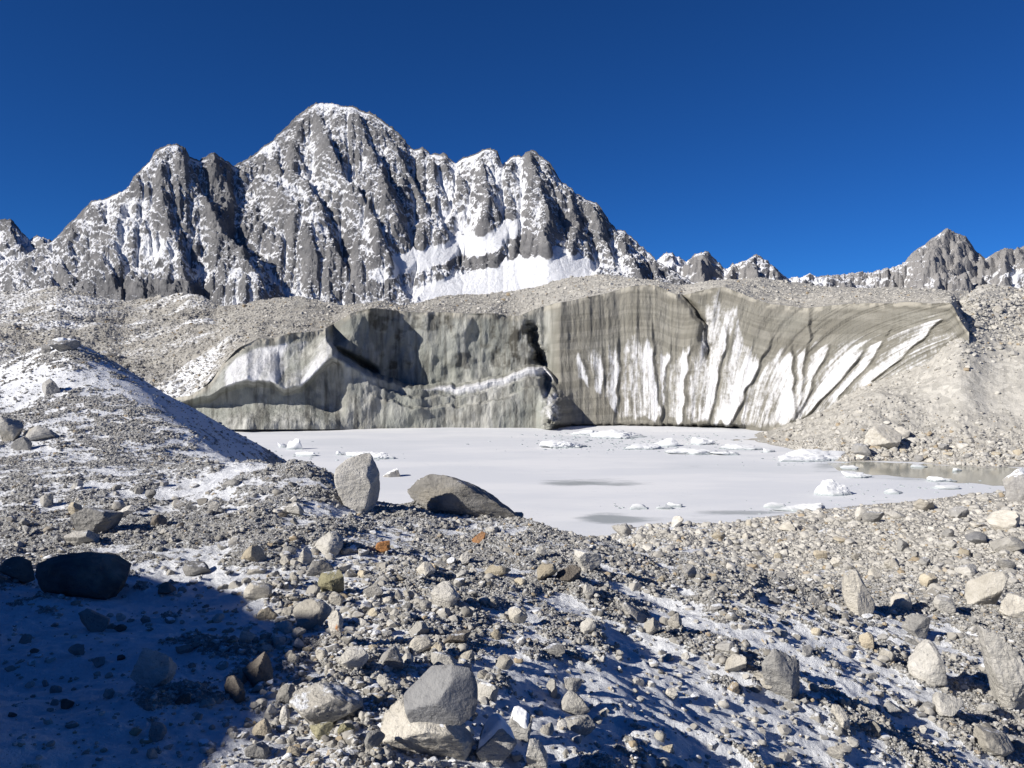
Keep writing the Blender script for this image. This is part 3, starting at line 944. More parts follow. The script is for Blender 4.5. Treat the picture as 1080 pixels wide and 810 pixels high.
def mountain(name, label, ridge, px0, px1, ncol, nrow, base, dr, db, ribs, rough, seed, snow_add, terr=(), jag=1.0, snow_bias=0.0, rock=0.0, dist_k=1.0, curve=1.0, pale=0.0, smooth=(), rib_k=1.0, step=1.5, iters=22, K=.017, rib_h=1.0):
    rx, ry = zip(*ridge)

    def skyline(px):
        return np.interp(px, rx, ry) + jag * (2.0 * fbm(px * .11, px * 0, seed + .0, 5, .7) - 1.6 * fbm(px * .16, px * 0, seed + 21.0, 4, .7, ridged=True) + .8)
    cx_ = np.arange(px0, px1 + step, step)
    rgc = skyline(cx_)
    dRc = np.interp(cx_, *zip(*dr)) if isinstance(dr, list) else np.full(len(cx_), float(dr))
    _w = np.hanning(int(60 / step) | 1)
    dRc = np.convolve(np.pad(dRc, len(_w) // 2, 'edge'), _w / _w.sum(), 'valid')
    m = dRc.mean() / FPX                        # metres per pixel
    cell = step * m
    nrc = int((dRc.mean() - db) / cell) + 1
    tc = np.linspace(0, 1, nrc)[:, None]        # 0 at the foot, 1 at the crest

    def ramp(px, rg, dR, t):
        d = db + (dR - db) * t
        zf, zr = P(px, base, db + 0 * dR)[..., 2], P(px, rg, dR)[..., 2]
        z = zf + (zr - zf) * (.25 * t + .75 * t ** 1.25)
        return d, z
    d, z = ramp(cx_, rgc, dRc, tc)
    PXc = np.broadcast_to(cx_, d.shape)
    py = py_of(d, z)
    Q, gul = rib_field(ribs, px0, px1, rgc.min() - 12, base + 4, seed, rib_k)
    gx, gy = np.linspace(px0, px1, Q.shape[1]), np.linspace(rgc.min() - 12, base + 4, Q.shape[0])
    fade = sstep(0, .10, 1 - tc)
    z = z + fade * m * (rib_h * bilin(Q, gx, gy, PXc, np.clip(py, gy[0], gy[-1])) + 13 * fbm(PXc * .022, d / m * .022, seed + 1, 4) + 9 * fbm(PXc * .06, d / m * .06, seed + 2, 4, .6, ridged=True))
    lim = P(PXc, rgc + .16 * (py - rgc), d)[..., 2]
    z = np.where(tc < 1, np.minimum(z, lim), z)
    z = erode(z, cell, iters, K)
    # finer mesh with ledges and broken rock
    px = np.linspace(px0, px1, ncol)
    rg = skyline(px)
    dR = np.interp(px, cx_, dRc)
    t = np.linspace(0, 1, nrow)[:, None]
    zz = bilin(z, cx_, tc[:, 0], np.broadcast_to(px, (nrow, ncol)).clip(px0 + .01, px1 - .01), np.broadcast_to(t, (nrow, ncol)).clip(1e-4, 1 - 1e-4))
    d, z0 = ramp(px, rg, dR, t)
    PX = np.broadcast_to(px, d.shape)
    fine_ = sstep(0, .03, 1 - t)
    strata = zz / m + .42 * PX + 13 * fbm(PX * .03, d / m * .03, seed + 3, 5, .6)
    led = np.abs(((strata / 9.0) % 1.0) - .5) * 2
    led2 = np.abs(((strata / 3.7 + .3) % 1.0) - .5) * 2
    lw_ = sstep(-.3, .4, fbm(PX * .025, d / m * .03, seed + 4, 3))
    rr_ = fbm(PX * .16, d / m * .16, seed + 5, 4, .62, ridged=True)
    r3 = fbm(PX * .42, d / m * .42, seed + 6, 3, .65)
    rq_ = fbm(PX * .075 + 4 * rr_ * .05, d / m * .075, seed + 15, 3, .6, ridged=True)
    add = rough * m * (1.3 * (sstep(.2, .8, led) - .5) * lw_ + .6 * (led2 - .5) * lw_ + 2.6 * rr_ + 2.8 * rq_ + 1.2 * r3)
    sm = np.zeros_like(zz)
    pyv = py_of(d, zz)
    for pl, up, dn in smooth:                   # snow aprons that bury the ribs
        pl = np.array(pl, float)
        line = np.interp(PX, pl[:, 0], pl[:, 1]) + 3 * fbm(PX * .05, pyv * 0, seed + 14, 4)
        fd = sstep(pl[0, 0] - 4, pl[0, 0] + 16, PX) * sstep(pl[-1, 0] + 4, pl[-1, 0] - 20, PX)
        sm = np.maximum(sm, fd * sstep(-up - 3, -up + 3, pyv - line) * sstep(dn + 4, dn - 2, pyv - line))
    zz = np.where(t < 1, zz, z0) + fine_ * add * (1 - .85 * sm)
    for pl, wid, amt in terr:
        pl = np.array(pl, float)
        line = np.interp(PX, pl[:, 0], pl[:, 1]) + 3 * fbm(PX * .06, pyv * 0, seed + 4, 4)
        fd = sstep(pl[0, 0] - 12, pl[0, 0] + 12, PX) * sstep(pl[-1, 0] + 12, pl[-1, 0] - 12, PX)
        zz = zz - fd * amt * m * np.exp(-np.clip((line - pyv) / wid, 0, 9)) * (pyv < line)
    k = max(3, int(10 / ((px1 - px0) / ncol)))

    def blur(a, k):
        c = np.cumsum(np.cumsum(np.pad(a, ((k + 1, k), (k + 1, k)), 'edge'), 0), 1)
        w_ = 2 * k + 1
        return (c[w_:, w_:] - c[:-w_, w_:] - c[w_:, :-w_] + c[:-w_, :-w_]) / w_ / w_
    zz = zz + (blur(blur(zz, 2 * k), k) - zz) * .85 * sm * fine_
    x = P(PX, 300, d)[..., 0]
    G = np.stack([x, d, zz], -1)
    n = grid_normals(G)
    n *= np.sign(n[..., 2:3] + 1e-9)
    py = py_of(d, zz)
    hollow = np.clip((blur(zz, k) - zz) / m, -6, 6)
    sn = 1.5 * (n[..., 2] - .46) + .41 + .06 * hollow + snow_bias + .30 * fbm(PX * .03, py * .03, seed + 9, 4) + 1.0 * sm
    for a, b, sx, sy, v in snow_add:
        sn = sn + v * np.exp(-((PX - a) / sx) ** 2 - ((py - b) / sy) ** 2)
    sn = np.clip(sn, -.3, 1.3)
    # far side of the crest
    kb = 14
    q = np.linspace(0, 1, kb + 1)[1:, None]
    B = np.repeat(G[-1:], kb, 0).copy()
    B[..., 1] += q * (dR.mean() * .30)
    B[..., 0] *= (B[..., 1] / G[-1:, :, 1])
    B[..., 2] += -(G[-1:, :, 2] + 5) * q ** .9 + 10 * fbm(PX[:kb] * .1, q * 6 + PX[:kb] * 0, seed + 12, 3)
    # skirt down to the valley floor
    S_ = G[:1].copy()
    S_[..., 1] -= 350
    S_[..., 2] = -4
    G = np.concatenate([S_, G, B], 0)
    sn = np.concatenate([sn[:1], sn, np.repeat(sn[-1:], kb, 0)], 0)
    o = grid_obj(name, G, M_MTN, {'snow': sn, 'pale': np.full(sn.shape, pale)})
    tag(o, label, kind='structure')
    return o


main_ridge = [(-60, 305), (0, 283), (40, 262), (55, 254), (67, 243), (82, 228), (97, 213), (113, 208), (137, 198), (143, 187), (160, 170), (167, 158), (176, 154), (188, 151), (198, 156), (202, 165), (213, 168), (222, 163), (229, 161),
              (240, 168), (248, 174), (263, 167), (276, 157), (290, 147), (303, 133), (316, 121), (327, 112), (335, 107), (345, 108), (358, 110), (371, 111), (385, 116), (399, 122), (408, 129), (424, 142), (430, 150), (436, 157), (446, 155), (455, 162), (470, 161), (481, 172), (488, 166),
              (500, 161), (508, 158), (517, 156), (525, 160), (530, 174), (536, 168), (543, 163), (551, 165), (556, 160), (562, 157), (572, 165), (581, 173), (592, 191), (601, 198), (610, 204), (622, 211), (630, 214), (639, 228), (650, 241), (660, 244), (678, 260), (690, 272), (712, 286), (740, 300), (790, 318)]
ribs = [                                  # crest line, side slopes, protrusion at the top and at the foot
    ([(188, 151), (200, 182), (214, 215), (230, 250), (250, 290), (270, 330)], .75, .95, 2, 44),
    ([(165, 160), (150, 190), (135, 225), (120, 262), (108, 300)], .8, 1.0, 6, 22),
    ([(178, 156), (172, 200), (180, 240), (190, 285), (196, 320)], .8, 1.1, 5, 26),
    ([(100, 214), (84, 245), (70, 275), (50, 310)], .8, 1.0, 5, 18),
    ([(67, 243), (40, 275), (10, 300)], .8, 1.0, 4, 14),
    ([(228, 162), (236, 190), (250, 225)], .9, 1.2, 4, 16),
    ([(254, 172), (279, 197), (300, 225), (322, 256), (336, 290)], .8, 1.2, 6, 24),
    ([(290, 147), (292, 170), (306, 200), (318, 222)], .8, 1.3, 5, 16),
    ([(326, 118), (312, 150), (312, 188), (328, 216), (341, 242), (352, 280)], .8, 1.3, 6, 28),
    ([(337, 107), (340, 151), (356, 182), (367, 213), (391, 242), (402, 285)], .75, 1.3, 6, 36),
    ([(371, 111), (391, 160), (402, 197), (411, 228), (419, 270)], .75, 1.3, 6, 34),
    ([(402, 124), (420, 168), (437, 203), (452, 230)], .8, 1.3, 4, 22),
    ([(455, 161), (463, 200), (457, 240), (450, 262)], .8, 1.3, 6, 26),
    ([(481, 171), (487, 205), (482, 240)], .9, 1.3, 4, 14),
    ([(516, 157), (509, 195), (516, 232), (512, 252)], .8, 1.3, 6, 24),
    ([(545, 163), (533, 195), (536, 225), (530, 244)], .9, 1.3, 5, 16),
    ([(562, 157), (563, 183), (569, 214), (580, 250), (574, 275)], .8, 1.2, 7, 28),
    ([(583, 175), (597, 200), (605, 232), (612, 258), (606, 285)], .8, 1.2, 5, 24),
    ([(612, 205), (630, 232), (640, 262), (648, 290)], .8, 1.2, 4, 20),
    ([(645, 236), (655, 262), (668, 288), (676, 310)], .8, 1.1, 4, 20),
    ([(680, 262), (690, 285), (700, 305)], .9, 1.1, 3, 12),
]
mountain('mountain', 'great snow streaked rock peak with a jagged ridge rising behind the glacier', main_ridge, -60, 790, 1300, 520, 372,
         [(-60, 4450), (60, 4400), (150, 4400), (210, 4500), (270, 4720), (337, 4950), (450, 4700), (560, 4500), (640, 4300), (790, 3900)], 3500, ribs, 1.0, 100,
         [(280, 157, 14, 6, .5), (186, 155, 14, 5, .35), (150, 240, 60, 30, .12), (165, 262, 14, 9, .6), (60, 275, 50, 16, .15), (100, 250, 30, 20, .15), (150, 215, 40, 25, .12), (210, 215, 12, 20, .25), (520, 300, 70, 14, .5), (400, 290, 10, 6, .5), (490, 215, 60, 40, .18), (620, 280, 50, 25, .22),
          (270, 285, 60, 30, .05), (232, 215, 22, 45, -.3), (262, 245, 25, 35, -.2), (165, 305, 55, 9, -1.0), (500, 278, 50, 8, -.5), (550, 262, 14, 16, -.5), (410, 110, 60, 4, .3), (350, 109, 40, 3, .5)],
         jag=1.1,
         smooth=[([(412, 282), (450, 272), (500, 258), (552, 240)], 9, 11), ([(440, 310), (480, 300), (530, 286), (590, 268), (630, 285)], 6, 60)])
mountain('left_peak', 'small dark peak at the far left behind the main mountain', [(-90, 240), (-40, 226), (0, 231), (13, 230), (23, 243), (32, 252), (40, 248), (55, 254), (75, 272), (110, 300)], -90, 110, 300, 200, 372, 6200, 4800,
         [([(10, 230), (20, 262), (30, 300)], .8, 1.2, 5, 24), ([(42, 249), (50, 285)], .8, 1.2, 3, 16), ([(-40, 226), (-40, 300)], .8, 1.2, 5, 24)], .8, 200, [(15, 290, 40, 20, .3)], jag=1.0, snow_bias=-.05)
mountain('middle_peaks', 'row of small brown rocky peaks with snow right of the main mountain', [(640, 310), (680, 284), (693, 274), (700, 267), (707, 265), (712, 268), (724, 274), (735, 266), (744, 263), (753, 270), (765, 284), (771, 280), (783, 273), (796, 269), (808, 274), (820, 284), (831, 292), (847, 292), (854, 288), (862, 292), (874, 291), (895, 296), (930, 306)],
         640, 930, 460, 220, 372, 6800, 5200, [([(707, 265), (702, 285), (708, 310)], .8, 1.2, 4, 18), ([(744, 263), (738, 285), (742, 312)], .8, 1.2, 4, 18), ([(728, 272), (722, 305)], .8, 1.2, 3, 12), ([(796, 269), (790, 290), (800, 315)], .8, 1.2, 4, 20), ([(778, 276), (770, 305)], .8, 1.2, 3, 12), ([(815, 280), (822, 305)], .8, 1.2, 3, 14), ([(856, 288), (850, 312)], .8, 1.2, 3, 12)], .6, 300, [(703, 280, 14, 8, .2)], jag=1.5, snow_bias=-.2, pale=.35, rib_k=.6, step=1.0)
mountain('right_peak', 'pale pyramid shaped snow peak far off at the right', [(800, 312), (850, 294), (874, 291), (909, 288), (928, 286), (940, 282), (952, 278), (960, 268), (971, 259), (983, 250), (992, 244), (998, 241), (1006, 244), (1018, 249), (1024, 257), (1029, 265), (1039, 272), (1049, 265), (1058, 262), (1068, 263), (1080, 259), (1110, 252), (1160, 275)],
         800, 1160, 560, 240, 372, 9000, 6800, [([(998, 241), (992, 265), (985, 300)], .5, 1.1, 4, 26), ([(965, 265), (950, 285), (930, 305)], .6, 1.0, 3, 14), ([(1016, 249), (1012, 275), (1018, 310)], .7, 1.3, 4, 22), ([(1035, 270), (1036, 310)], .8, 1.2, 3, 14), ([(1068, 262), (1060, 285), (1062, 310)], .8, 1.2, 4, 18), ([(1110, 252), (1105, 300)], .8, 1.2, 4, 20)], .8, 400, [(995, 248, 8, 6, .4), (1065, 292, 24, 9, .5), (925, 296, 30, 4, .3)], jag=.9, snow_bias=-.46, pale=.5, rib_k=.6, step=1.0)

# ---------------------------------------------------------------- rocks
import bmesh


def ico(sub):
    bm = bmesh.new()
    bmesh.ops.create_icosphere(bm, subdivisions=sub, radius=1)
    bm.verts.ensure_lookup_table()
    V = np.array([v.co[:] for v in bm.verts])
    Fx = np.array([[v.index for v in f.verts] for f in bm.faces])
    bm.free()
    return V, Fx


ICO = {k: ico(k) for k in (1, 2, 3, 5)}


def rock_verts(sub, r, planes=14, sharp=1.0, asp=(1, 1, 1), roll=0.0, bump=.05, seed=0, round_=0.0):
    V, Fx = ICO[sub]
    n = r.normal(size=(planes, 3))
    n /= np.linalg.norm(n, axis=1, keepdims=True)
    c = r.uniform(.48, .95, planes)
    dots = V @ n.T
    rad = np.where(dots > .05, c / np.maximum(dots, .05), 9)
    k = 10.0 * sharp
    rr = -np.log(np.exp(-k * np.minimum(rad, 2)).sum(1) + np.exp(-k * 1.25)) / k
    rr = rr * (1 - round_) + round_ * rr.mean()
    if bump:
        q = V * 2.0
        rr = rr * (1 + bump * 1.3 * fbm(q[:, 0], q[:, 1], q[:, 2] + seed * 3.1, 3) + bump * fbm(q[:, 0] * 4, q[:, 1] * 4, q[:, 2] * 4 + seed, 3, .65))
    W = V * rr[:, None] * np.array(asp)
    if roll:
        cr, sr = math.cos(roll), math.sin(roll)
        W = np.stack([W[:, 0] * cr + W[:, 2] * sr, W[:, 1], -W[:, 0] * sr + W[:, 2] * cr], 1)
    lo, hi = W.min(0), W.max(0)
    return (W - (lo + hi) / 2) / ((hi - lo) / 2), Fx


def rock_obj(name, V, Fx, mat, loc, size, smooth=False):
    me = mesh_np(name, V * np.array(size), Fx, mat, smooth=smooth)
    if smooth:
        me.set_sharp_from_angle(angle=math.radians(28))
    o = bpy.data.objects.new(name, me)
    o.location = loc
    return link(o)


ALL_ROCKS = []


def place(hit, px, pyb, w, h, tone, label, cat='rock', name='rock', roll=0.0, planes=13, round_=0.0, asp=(1, 1, 1), deep=.85, sink=.18, sub=5, bump=.05, seed=None, group=None, mat=None, sharp=3.6):
    seed = seed if seed is not None else len(ALL_ROCKS) + 1
    r = np.random.default_rng(1000 + seed)
    g = hit(px, pyb)
    d = float(g[1])
    ww = w * d / FPX
    dd = ww * deep
    yc = d + dd * .32
    top = P(px, pyb - h, yc)
    zb = float(g[2]) - sink * h * d / FPX - .01
    V, Fx = rock_verts(sub, r, planes, sharp, asp, roll, bump, seed, round_)
    o = rock_obj(name, V, Fx, mat or M_R[tone], (float(P(px, pyb, yc)[0]), yc, (zb + top[2]) / 2), (ww / 2, dd / 2, max((top[2] - zb) / 2, .02)), smooth=True)
    tag(o, label, cat, group)
    ALL_ROCKS.append((o, px, pyb - h / 2, w, h, tone))
    return o


def snow_cap(rock, thick, nz=.55, seed=0, cx=None):
    """thick snow lying on the top of a rock, a part of it"""
    me = rock.data
    n = len(me.vertices)
    co = np.empty(n * 3)
    me.vertices.foreach_get('co', co)
    co = co.reshape(-1, 3)
    nr = np.array([v.normal[:] for v in me.vertices])
    q = co * 7
    ok = (nr[:, 2] + .25 * fbm(q[:, 0], q[:, 1], q[:, 2] + seed, 3)) > nz
    if cx is not None:
        ok &= (co[:, 0] / (abs(co[:, 0]).max())) > cx
    F = np.array([p.vertices[:] for p in me.polygons])
    F = F[ok[F].all(1)]
    if not len(F):
        return
    ids = np.unique(F)
    cnt = np.bincount(F.ravel(), minlength=n)
    full = np.array([v for v in np.bincount(np.array([p.vertices[:] for p in me.polygons]).ravel(), minlength=n)])
    h = np.where(cnt >= full, 1.0, 0.0)
    for _ in range(3):                                # soft rim
        acc = np.zeros(n)
        for k in range(3):
            np.add.at(acc, F[:, k], np.minimum(h[F].min(1), h[F].mean(1)))
        h = np.where(cnt > 0, np.minimum(h, acc / np.maximum(cnt, 1) + .0), 0)
    V = co + np.stack([np.zeros(n), np.zeros(n), thick * (h * 1.2 - .25)], 1)
    mp = -np.ones(n, int)
    mp[ids] = np.arange(len(ids))
    o = bpy.data.objects.new('snow_cap', mesh_np('snow_cap', V[ids], mp[F], M_SNOW))
    link(o, rock)
    return o


nh, sh, mh = near_hit, scree_hit, mor_hit
R = place
# crest boulders
b_up = R(nh, 378, 538, 46, 60, 'pale grey', 'upright pale grey boulder standing on the gravel crest before the lake', 'boulder', 'boulder', planes=12, asp=(.8, .8, 1.2), roll=.12, seed=4, bump=.03)
b_long = R(nh, 490, 543, 122, 45, 'brown grey', 'long rounded dark brown boulder on the crest at the lake edge', 'boulder', 'boulder', planes=16, asp=(1.8, .8, .8), roll=.24, round_=.3, seed=9, deep=.55, sink=.35)
c1 = R(nh, 414, 506, 22, 12, 'snowy', 'small snow dusted rock between the upright boulder and the long brown boulder')
R(nh, 88, 630, 96, 44, 'dark', 'big dark boulder half buried in the shaded snow', 'boulder', 'boulder', planes=14, round_=.35, asp=(1.5, 1, .9), roll=.2, seed=12, deep=.7, sink=.45)
# centre bottom group
b_tan = R(nh, 452, 803, 104, 66, 'cream', 'large cream block with a snow patch under the split slate slab', 'boulder', 'boulder', planes=13, asp=(1.4, 1, .9), roll=.35, seed=15)
b_sl = R(nh, 466, 757, 78, 62, 'slate grey', 'smooth slate grey split slab lying on the large cream block', 'boulder', 'boulder', planes=9, asp=(1.2, .8, 1), seed=31, bump=.015, sink=.0, sharp=5)
_d = b_tan.location.y - .02
b_sl.location = tuple(float(v) for v in P(466, 726, _d))
_k = _d / (b_sl.dimensions.x / 78 * FPX) if b_sl.dimensions.x else 1.0
b_sl.data.transform(mathutils.Matrix.Scale(_k, 4))
R(nh, 345, 768, 78, 46, 'pale grey', 'wide pale boulder with a rough front left of the cream block', 'boulder', 'boulder', planes=15, asp=(1.6, 1, .8), seed=18)
R(nh, 340, 780, 26, 18, 'olive', 'small greenish stone wedged under the wide pale boulder')
R(nh, 366, 778, 18, 17, 'olive', 'small olive stone under the right end of the wide pale boulder')
R(nh, 330, 665, 42, 34, 'cream', 'squarish cream block beside the rust spotted slab', planes=9, seed=20)
R(nh, 354, 673, 17, 30, 'spotted', 'narrow upright stone with a rust orange spot', planes=9, asp=(.6, .6, 1.3), seed=21)
R(nh, 350, 628, 30, 26, 'olive', 'olive green angular block above the squarish cream block', planes=8, seed=24)
R(nh, 338, 609, 28, 18, 'grey', 'dull grey block just above the olive green block', planes=10, seed=25)
R(nh, 345, 586, 36, 25, 'pale grey', 'flat topped pale grey rock below the upright boulder', planes=9, asp=(1.3, 1, .8), seed=26)
R(nh, 322, 594, 16, 18, 'pale grey', 'small pale rock left of the flat topped pale rock', seed=27)
R(nh, 404, 584, 16, 13, 'rust orange', 'rusty orange stone right of the flat topped pale rock', planes=10, seed=28)
R(nh, 505, 573, 15, 13, 'rust orange', 'bright orange stone on dark gravel below the long brown boulder', planes=9, seed=29)
R(nh, 488, 598, 13, 17, 'pale grey', 'small upright pale stone below the bright orange stone', seed=30)
b_s1 = R(nh, 524, 808, 44, 48, 'grey', 'snow covered pointed rock right of the cream block at the bottom', planes=9, asp=(.8, .8, 1.1), roll=-.3, seed=33)
R(nh, 566, 812, 24, 36, 'pale grey', 'upright pale blade of rock at the bottom edge', planes=9, asp=(.6, .6, 1.2), roll=-.3, seed=34)
R(nh, 605, 756, 34, 28, 'pale grey', 'smooth pale boulder stacked above a rough block', planes=13, round_=.3, seed=35)
R(nh, 612, 778, 34, 24, 'pale grey', 'rough pale block under the smooth pale boulder', planes=10, seed=36)
R(nh, 582, 736, 12, 20, 'pale grey', 'narrow pale stone up left of the smooth pale boulder', planes=8, seed=37)
R(nh, 604, 731, 20, 18, 'grey', 'dark grey rounded stone above the smooth pale boulder', seed=38)
b_s2 = R(nh, 548, 782, 28, 32, 'grey', 'snow topped rock behind the pale blade', seed=40)
R(nh, 444, 690, 24, 20, 'cream', 'cream pyramid stone above the slate slab', planes=8, seed=41)
R(nh, 442, 672, 22, 16, 'pale grey', 'pale angular stone above the cream pyramid stone', planes=8, seed=42)
R(nh, 482, 680, 30, 14, 'dark brown', 'low dark flat stone up right of the slate slab', planes=10, asp=(1.5, 1, .6), seed=43)
R(nh, 412, 708, 30, 26, 'grey', 'grey boulder left of the cream pyramid stone', seed=44)
R(nh, 468, 708, 30, 20, 'pale grey', 'pale block just behind the slate slab', seed=45)
R(nh, 395, 790, 22, 20, 'grey', 'grey stone at the left foot of the cream block', seed=46)
R(nh, 272, 803, 26, 22, 'grey', 'flat grey stone at the lower edge of the shadow', planes=9, seed=47)
R(nh, 277, 778, 22, 18, 'tan', 'tan stone on the rim of the big shadow', round_=.4, seed=48)
R(nh, 302, 742, 20, 22, 'grey', 'round grey stone on the right rim of the big shadow', round_=.5, seed=49)
R(nh, 300, 766, 12, 22, 'pale grey', 'pale upright stone on the right rim of the big shadow', round_=.3, seed=50)
# in the shadow
R(nh, 163, 724, 46, 42, 'pale grey', 'pale rock in the middle of the shaded snow', planes=12, seed=52)
R(nh, 20, 614, 38, 26, 'dark brown', 'brown rock at the left edge beside the big dark boulder', seed=53)
R(nh, 101, 667, 30, 26, 'grey', 'grey rock below the big dark boulder', planes=9, seed=54)
R(nh, 208, 607, 30, 14, 'grey', 'low rock on the upper rim of the shadow', seed=55)
R(nh, 175, 629, 20, 14, 'dark brown', 'small brown rock inside the upper shadow', seed=56)
R(nh, 194, 692, 18, 12, 'grey', 'small grey stone right of the pale shaded rock', seed=57)
R(nh, 192, 745, 18, 13, 'dark brown', 'small dark stone below right of the pale shaded rock', seed=58)
R(nh, 166, 782, 20, 20, 'grey', 'grey stone near the bottom of the shaded snow', seed=59)
R(nh, 72, 748, 14, 12, 'dark brown', 'small dark stone alone in the lower left shaded snow', seed=60)
R(nh, 270, 726, 34, 36, 'dark brown', 'dark boulder just inside the right rim of the shadow', seed=61)
R(nh, 248, 742, 24, 28, 'dark brown', 'dark rock inside the shadow beside the dark boulder', seed=62)
# left gravel
R(nh, 104, 561, 44, 28, 'grey', 'grey boulder on the left gravel bank above the shadow', planes=12, seed=64)
R(nh, 86, 575, 32, 17, 'pale grey', 'pale low rock in front of the grey gravel bank boulder', seed=65)
R(nh, 136, 544, 18, 11, 'pale grey', 'small pale stone up right of the grey gravel bank boulder', seed=66)
R(nh, 80, 543, 14, 14, 'tan', 'tan stone up left of the grey gravel bank boulder', seed=67)
R(nh, 227, 538, 12, 12, 'pale grey', 'pale stone alone on the gravel bank', seed=68)
R(nh, 311, 545, 18, 15, 'pale grey', 'pale grey stone left of the upright boulder', seed=69)
R(nh, 48, 536, 16, 16, 'pale grey', 'pale stone on the gravel at the far left', seed=70)
# left ground by the mound
R(nh, 10, 466, 32, 27, 'pale grey', 'large pale boulder at the left edge before the mound', 'boulder', 'boulder', planes=10, seed=72)
R(nh, 43, 466, 38, 18, 'grey', 'wide grey boulder right of the large edge boulder', 'boulder', 'boulder', planes=11, asp=(1.6, 1, .8), seed=73)
R(nh, 25, 475, 20, 15, 'grey', 'small rock in front of the two boulders before the mound', seed=74)
R(nh, 54, 416, 22, 17, 'grey', 'lone grey boulder on the snowy side of the mound', 'boulder', 'boulder', planes=9, seed=75)
t1 = R(nh, 70, 371, 30, 13, 'snowy', 'snow covered rock on the top of the mound', seed=76)
R(nh, 50, 372, 12, 9, 'grey', 'small rock left of the snow covered rock on the mound top', seed=77)
# right side
R(nh, 620, 601, 30, 22, 'pale grey', 'pale boulder on the crest where the gravel drops to the shore', planes=12, seed=80)
R(nh, 600, 613, 26, 17, 'dark brown', 'dark rock left below the pale crest boulder', seed=81)
R(nh, 621, 633, 13, 18, 'pale grey', 'narrow pale stone below the pale crest boulder', seed=82)
R(nh, 670, 655, 30, 20, 'pale grey', 'slanting pale slab on the snow slope', planes=9, asp=(1.5, 1, .7), roll=.5, seed=83)
R(nh, 687, 671, 18, 20, 'pale grey', 'pale block below right of the slanting slab', seed=84)
R(nh, 712, 662, 16, 16, 'cream', 'small cream rock right of the slanting slab', seed=85)
b_c = R(nh, 822, 736, 46, 56, 'grey', 'rugged grey and cream boulder on the right snow slope', 'boulder', 'boulder', planes=15, asp=(.8, .8, 1.1), roll=-.5, seed=86, bump=.09)
R(nh, 808, 727, 30, 15, 'cream', 'cream flat stone at the foot of the rugged boulder', seed=87)
R(nh, 775, 712, 24, 22, 'cream', 'cream rock left of the rugged boulder', seed=88)
R(nh, 708, 739, 14, 13, 'cream', 'small cream stone casting a shadow on clean snow', round_=.3, seed=89)
R(nh, 765, 690, 20, 14, 'grey', 'grey stone up left of the rugged boulder', seed=90)
R(nh, 904, 648, 32, 46, 'cream', 'long cream rock leaning down the slope', 'boulder', 'boulder', planes=10, asp=(.7, .8, 1.4), roll=-.55, seed=91)
R(nh, 949, 641, 22, 17, 'cream', 'rounded cream stone right of the long leaning rock', round_=.3, seed=92)
R(nh, 994, 645, 20, 17, 'pale grey', 'pale pointed stone on the right slope', planes=8, seed=93)
R(nh, 1040, 642, 38, 42, 'cream', 'tall cream boulder on the right slope', 'boulder', 'boulder', planes=9, asp=(.9, .9, 1.1), seed=94)
R(nh, 1070, 652, 34, 26, 'cream', 'broad cream boulder right of the tall cream boulder', 'boulder', 'boulder', planes=11, seed=95)
R(nh, 1058, 752, 58, 92, 'pale grey', 'largest furrowed pale slab leaning at the right edge', 'boulder', 'boulder', planes=12, asp=(.7, .6, 1.4), roll=-.35, seed=96, bump=.08)
R(nh, 976, 722, 36, 46, 'pale grey', 'cracked pale boulder left of the furrowed slab', 'boulder', 'boulder', planes=11, asp=(.8, .8, 1.2), roll=-.4, seed=97)
R(nh, 1000, 757, 32, 26, 'pale grey', 'faceted pale block below the cracked boulder', planes=9, seed=98)
R(nh, 1050, 802, 42, 36, 'cream', 'rough cream boulder at the lower right corner', 'boulder', 'boulder', planes=14, seed=99)
R(nh, 886, 772, 20, 30, 'cream', 'thin cream stone leaning on the lower right snow', asp=(.6, .6, 1.4), roll=-.5, seed=101)
R(nh, 918, 777, 22, 18, 'grey', 'grey stone right of the thin leaning stone', seed=102)
R(nh, 915, 684, 16, 18, 'tan', 'tan stone below the long leaning rock', seed=103)
R(nh, 965, 672, 30, 24, 'grey', 'grey rock in shadow below the rounded cream stone', seed=104)
R(nh, 880, 802, 18, 16, 'cream', 'cream stone at the bottom edge right of centre', seed=105)
R(nh, 1040, 752, 22, 12, 'pale grey', 'low pale stone at the foot of the furrowed slab', seed=106)
R(nh, 1072, 531, 36, 38, 'snowy', 'dark boulder dusted with snow at the right shore', 'boulder', 'boulder', planes=12, asp=(1, 1, 1.1), roll=.6, round_=.2, seed=107)
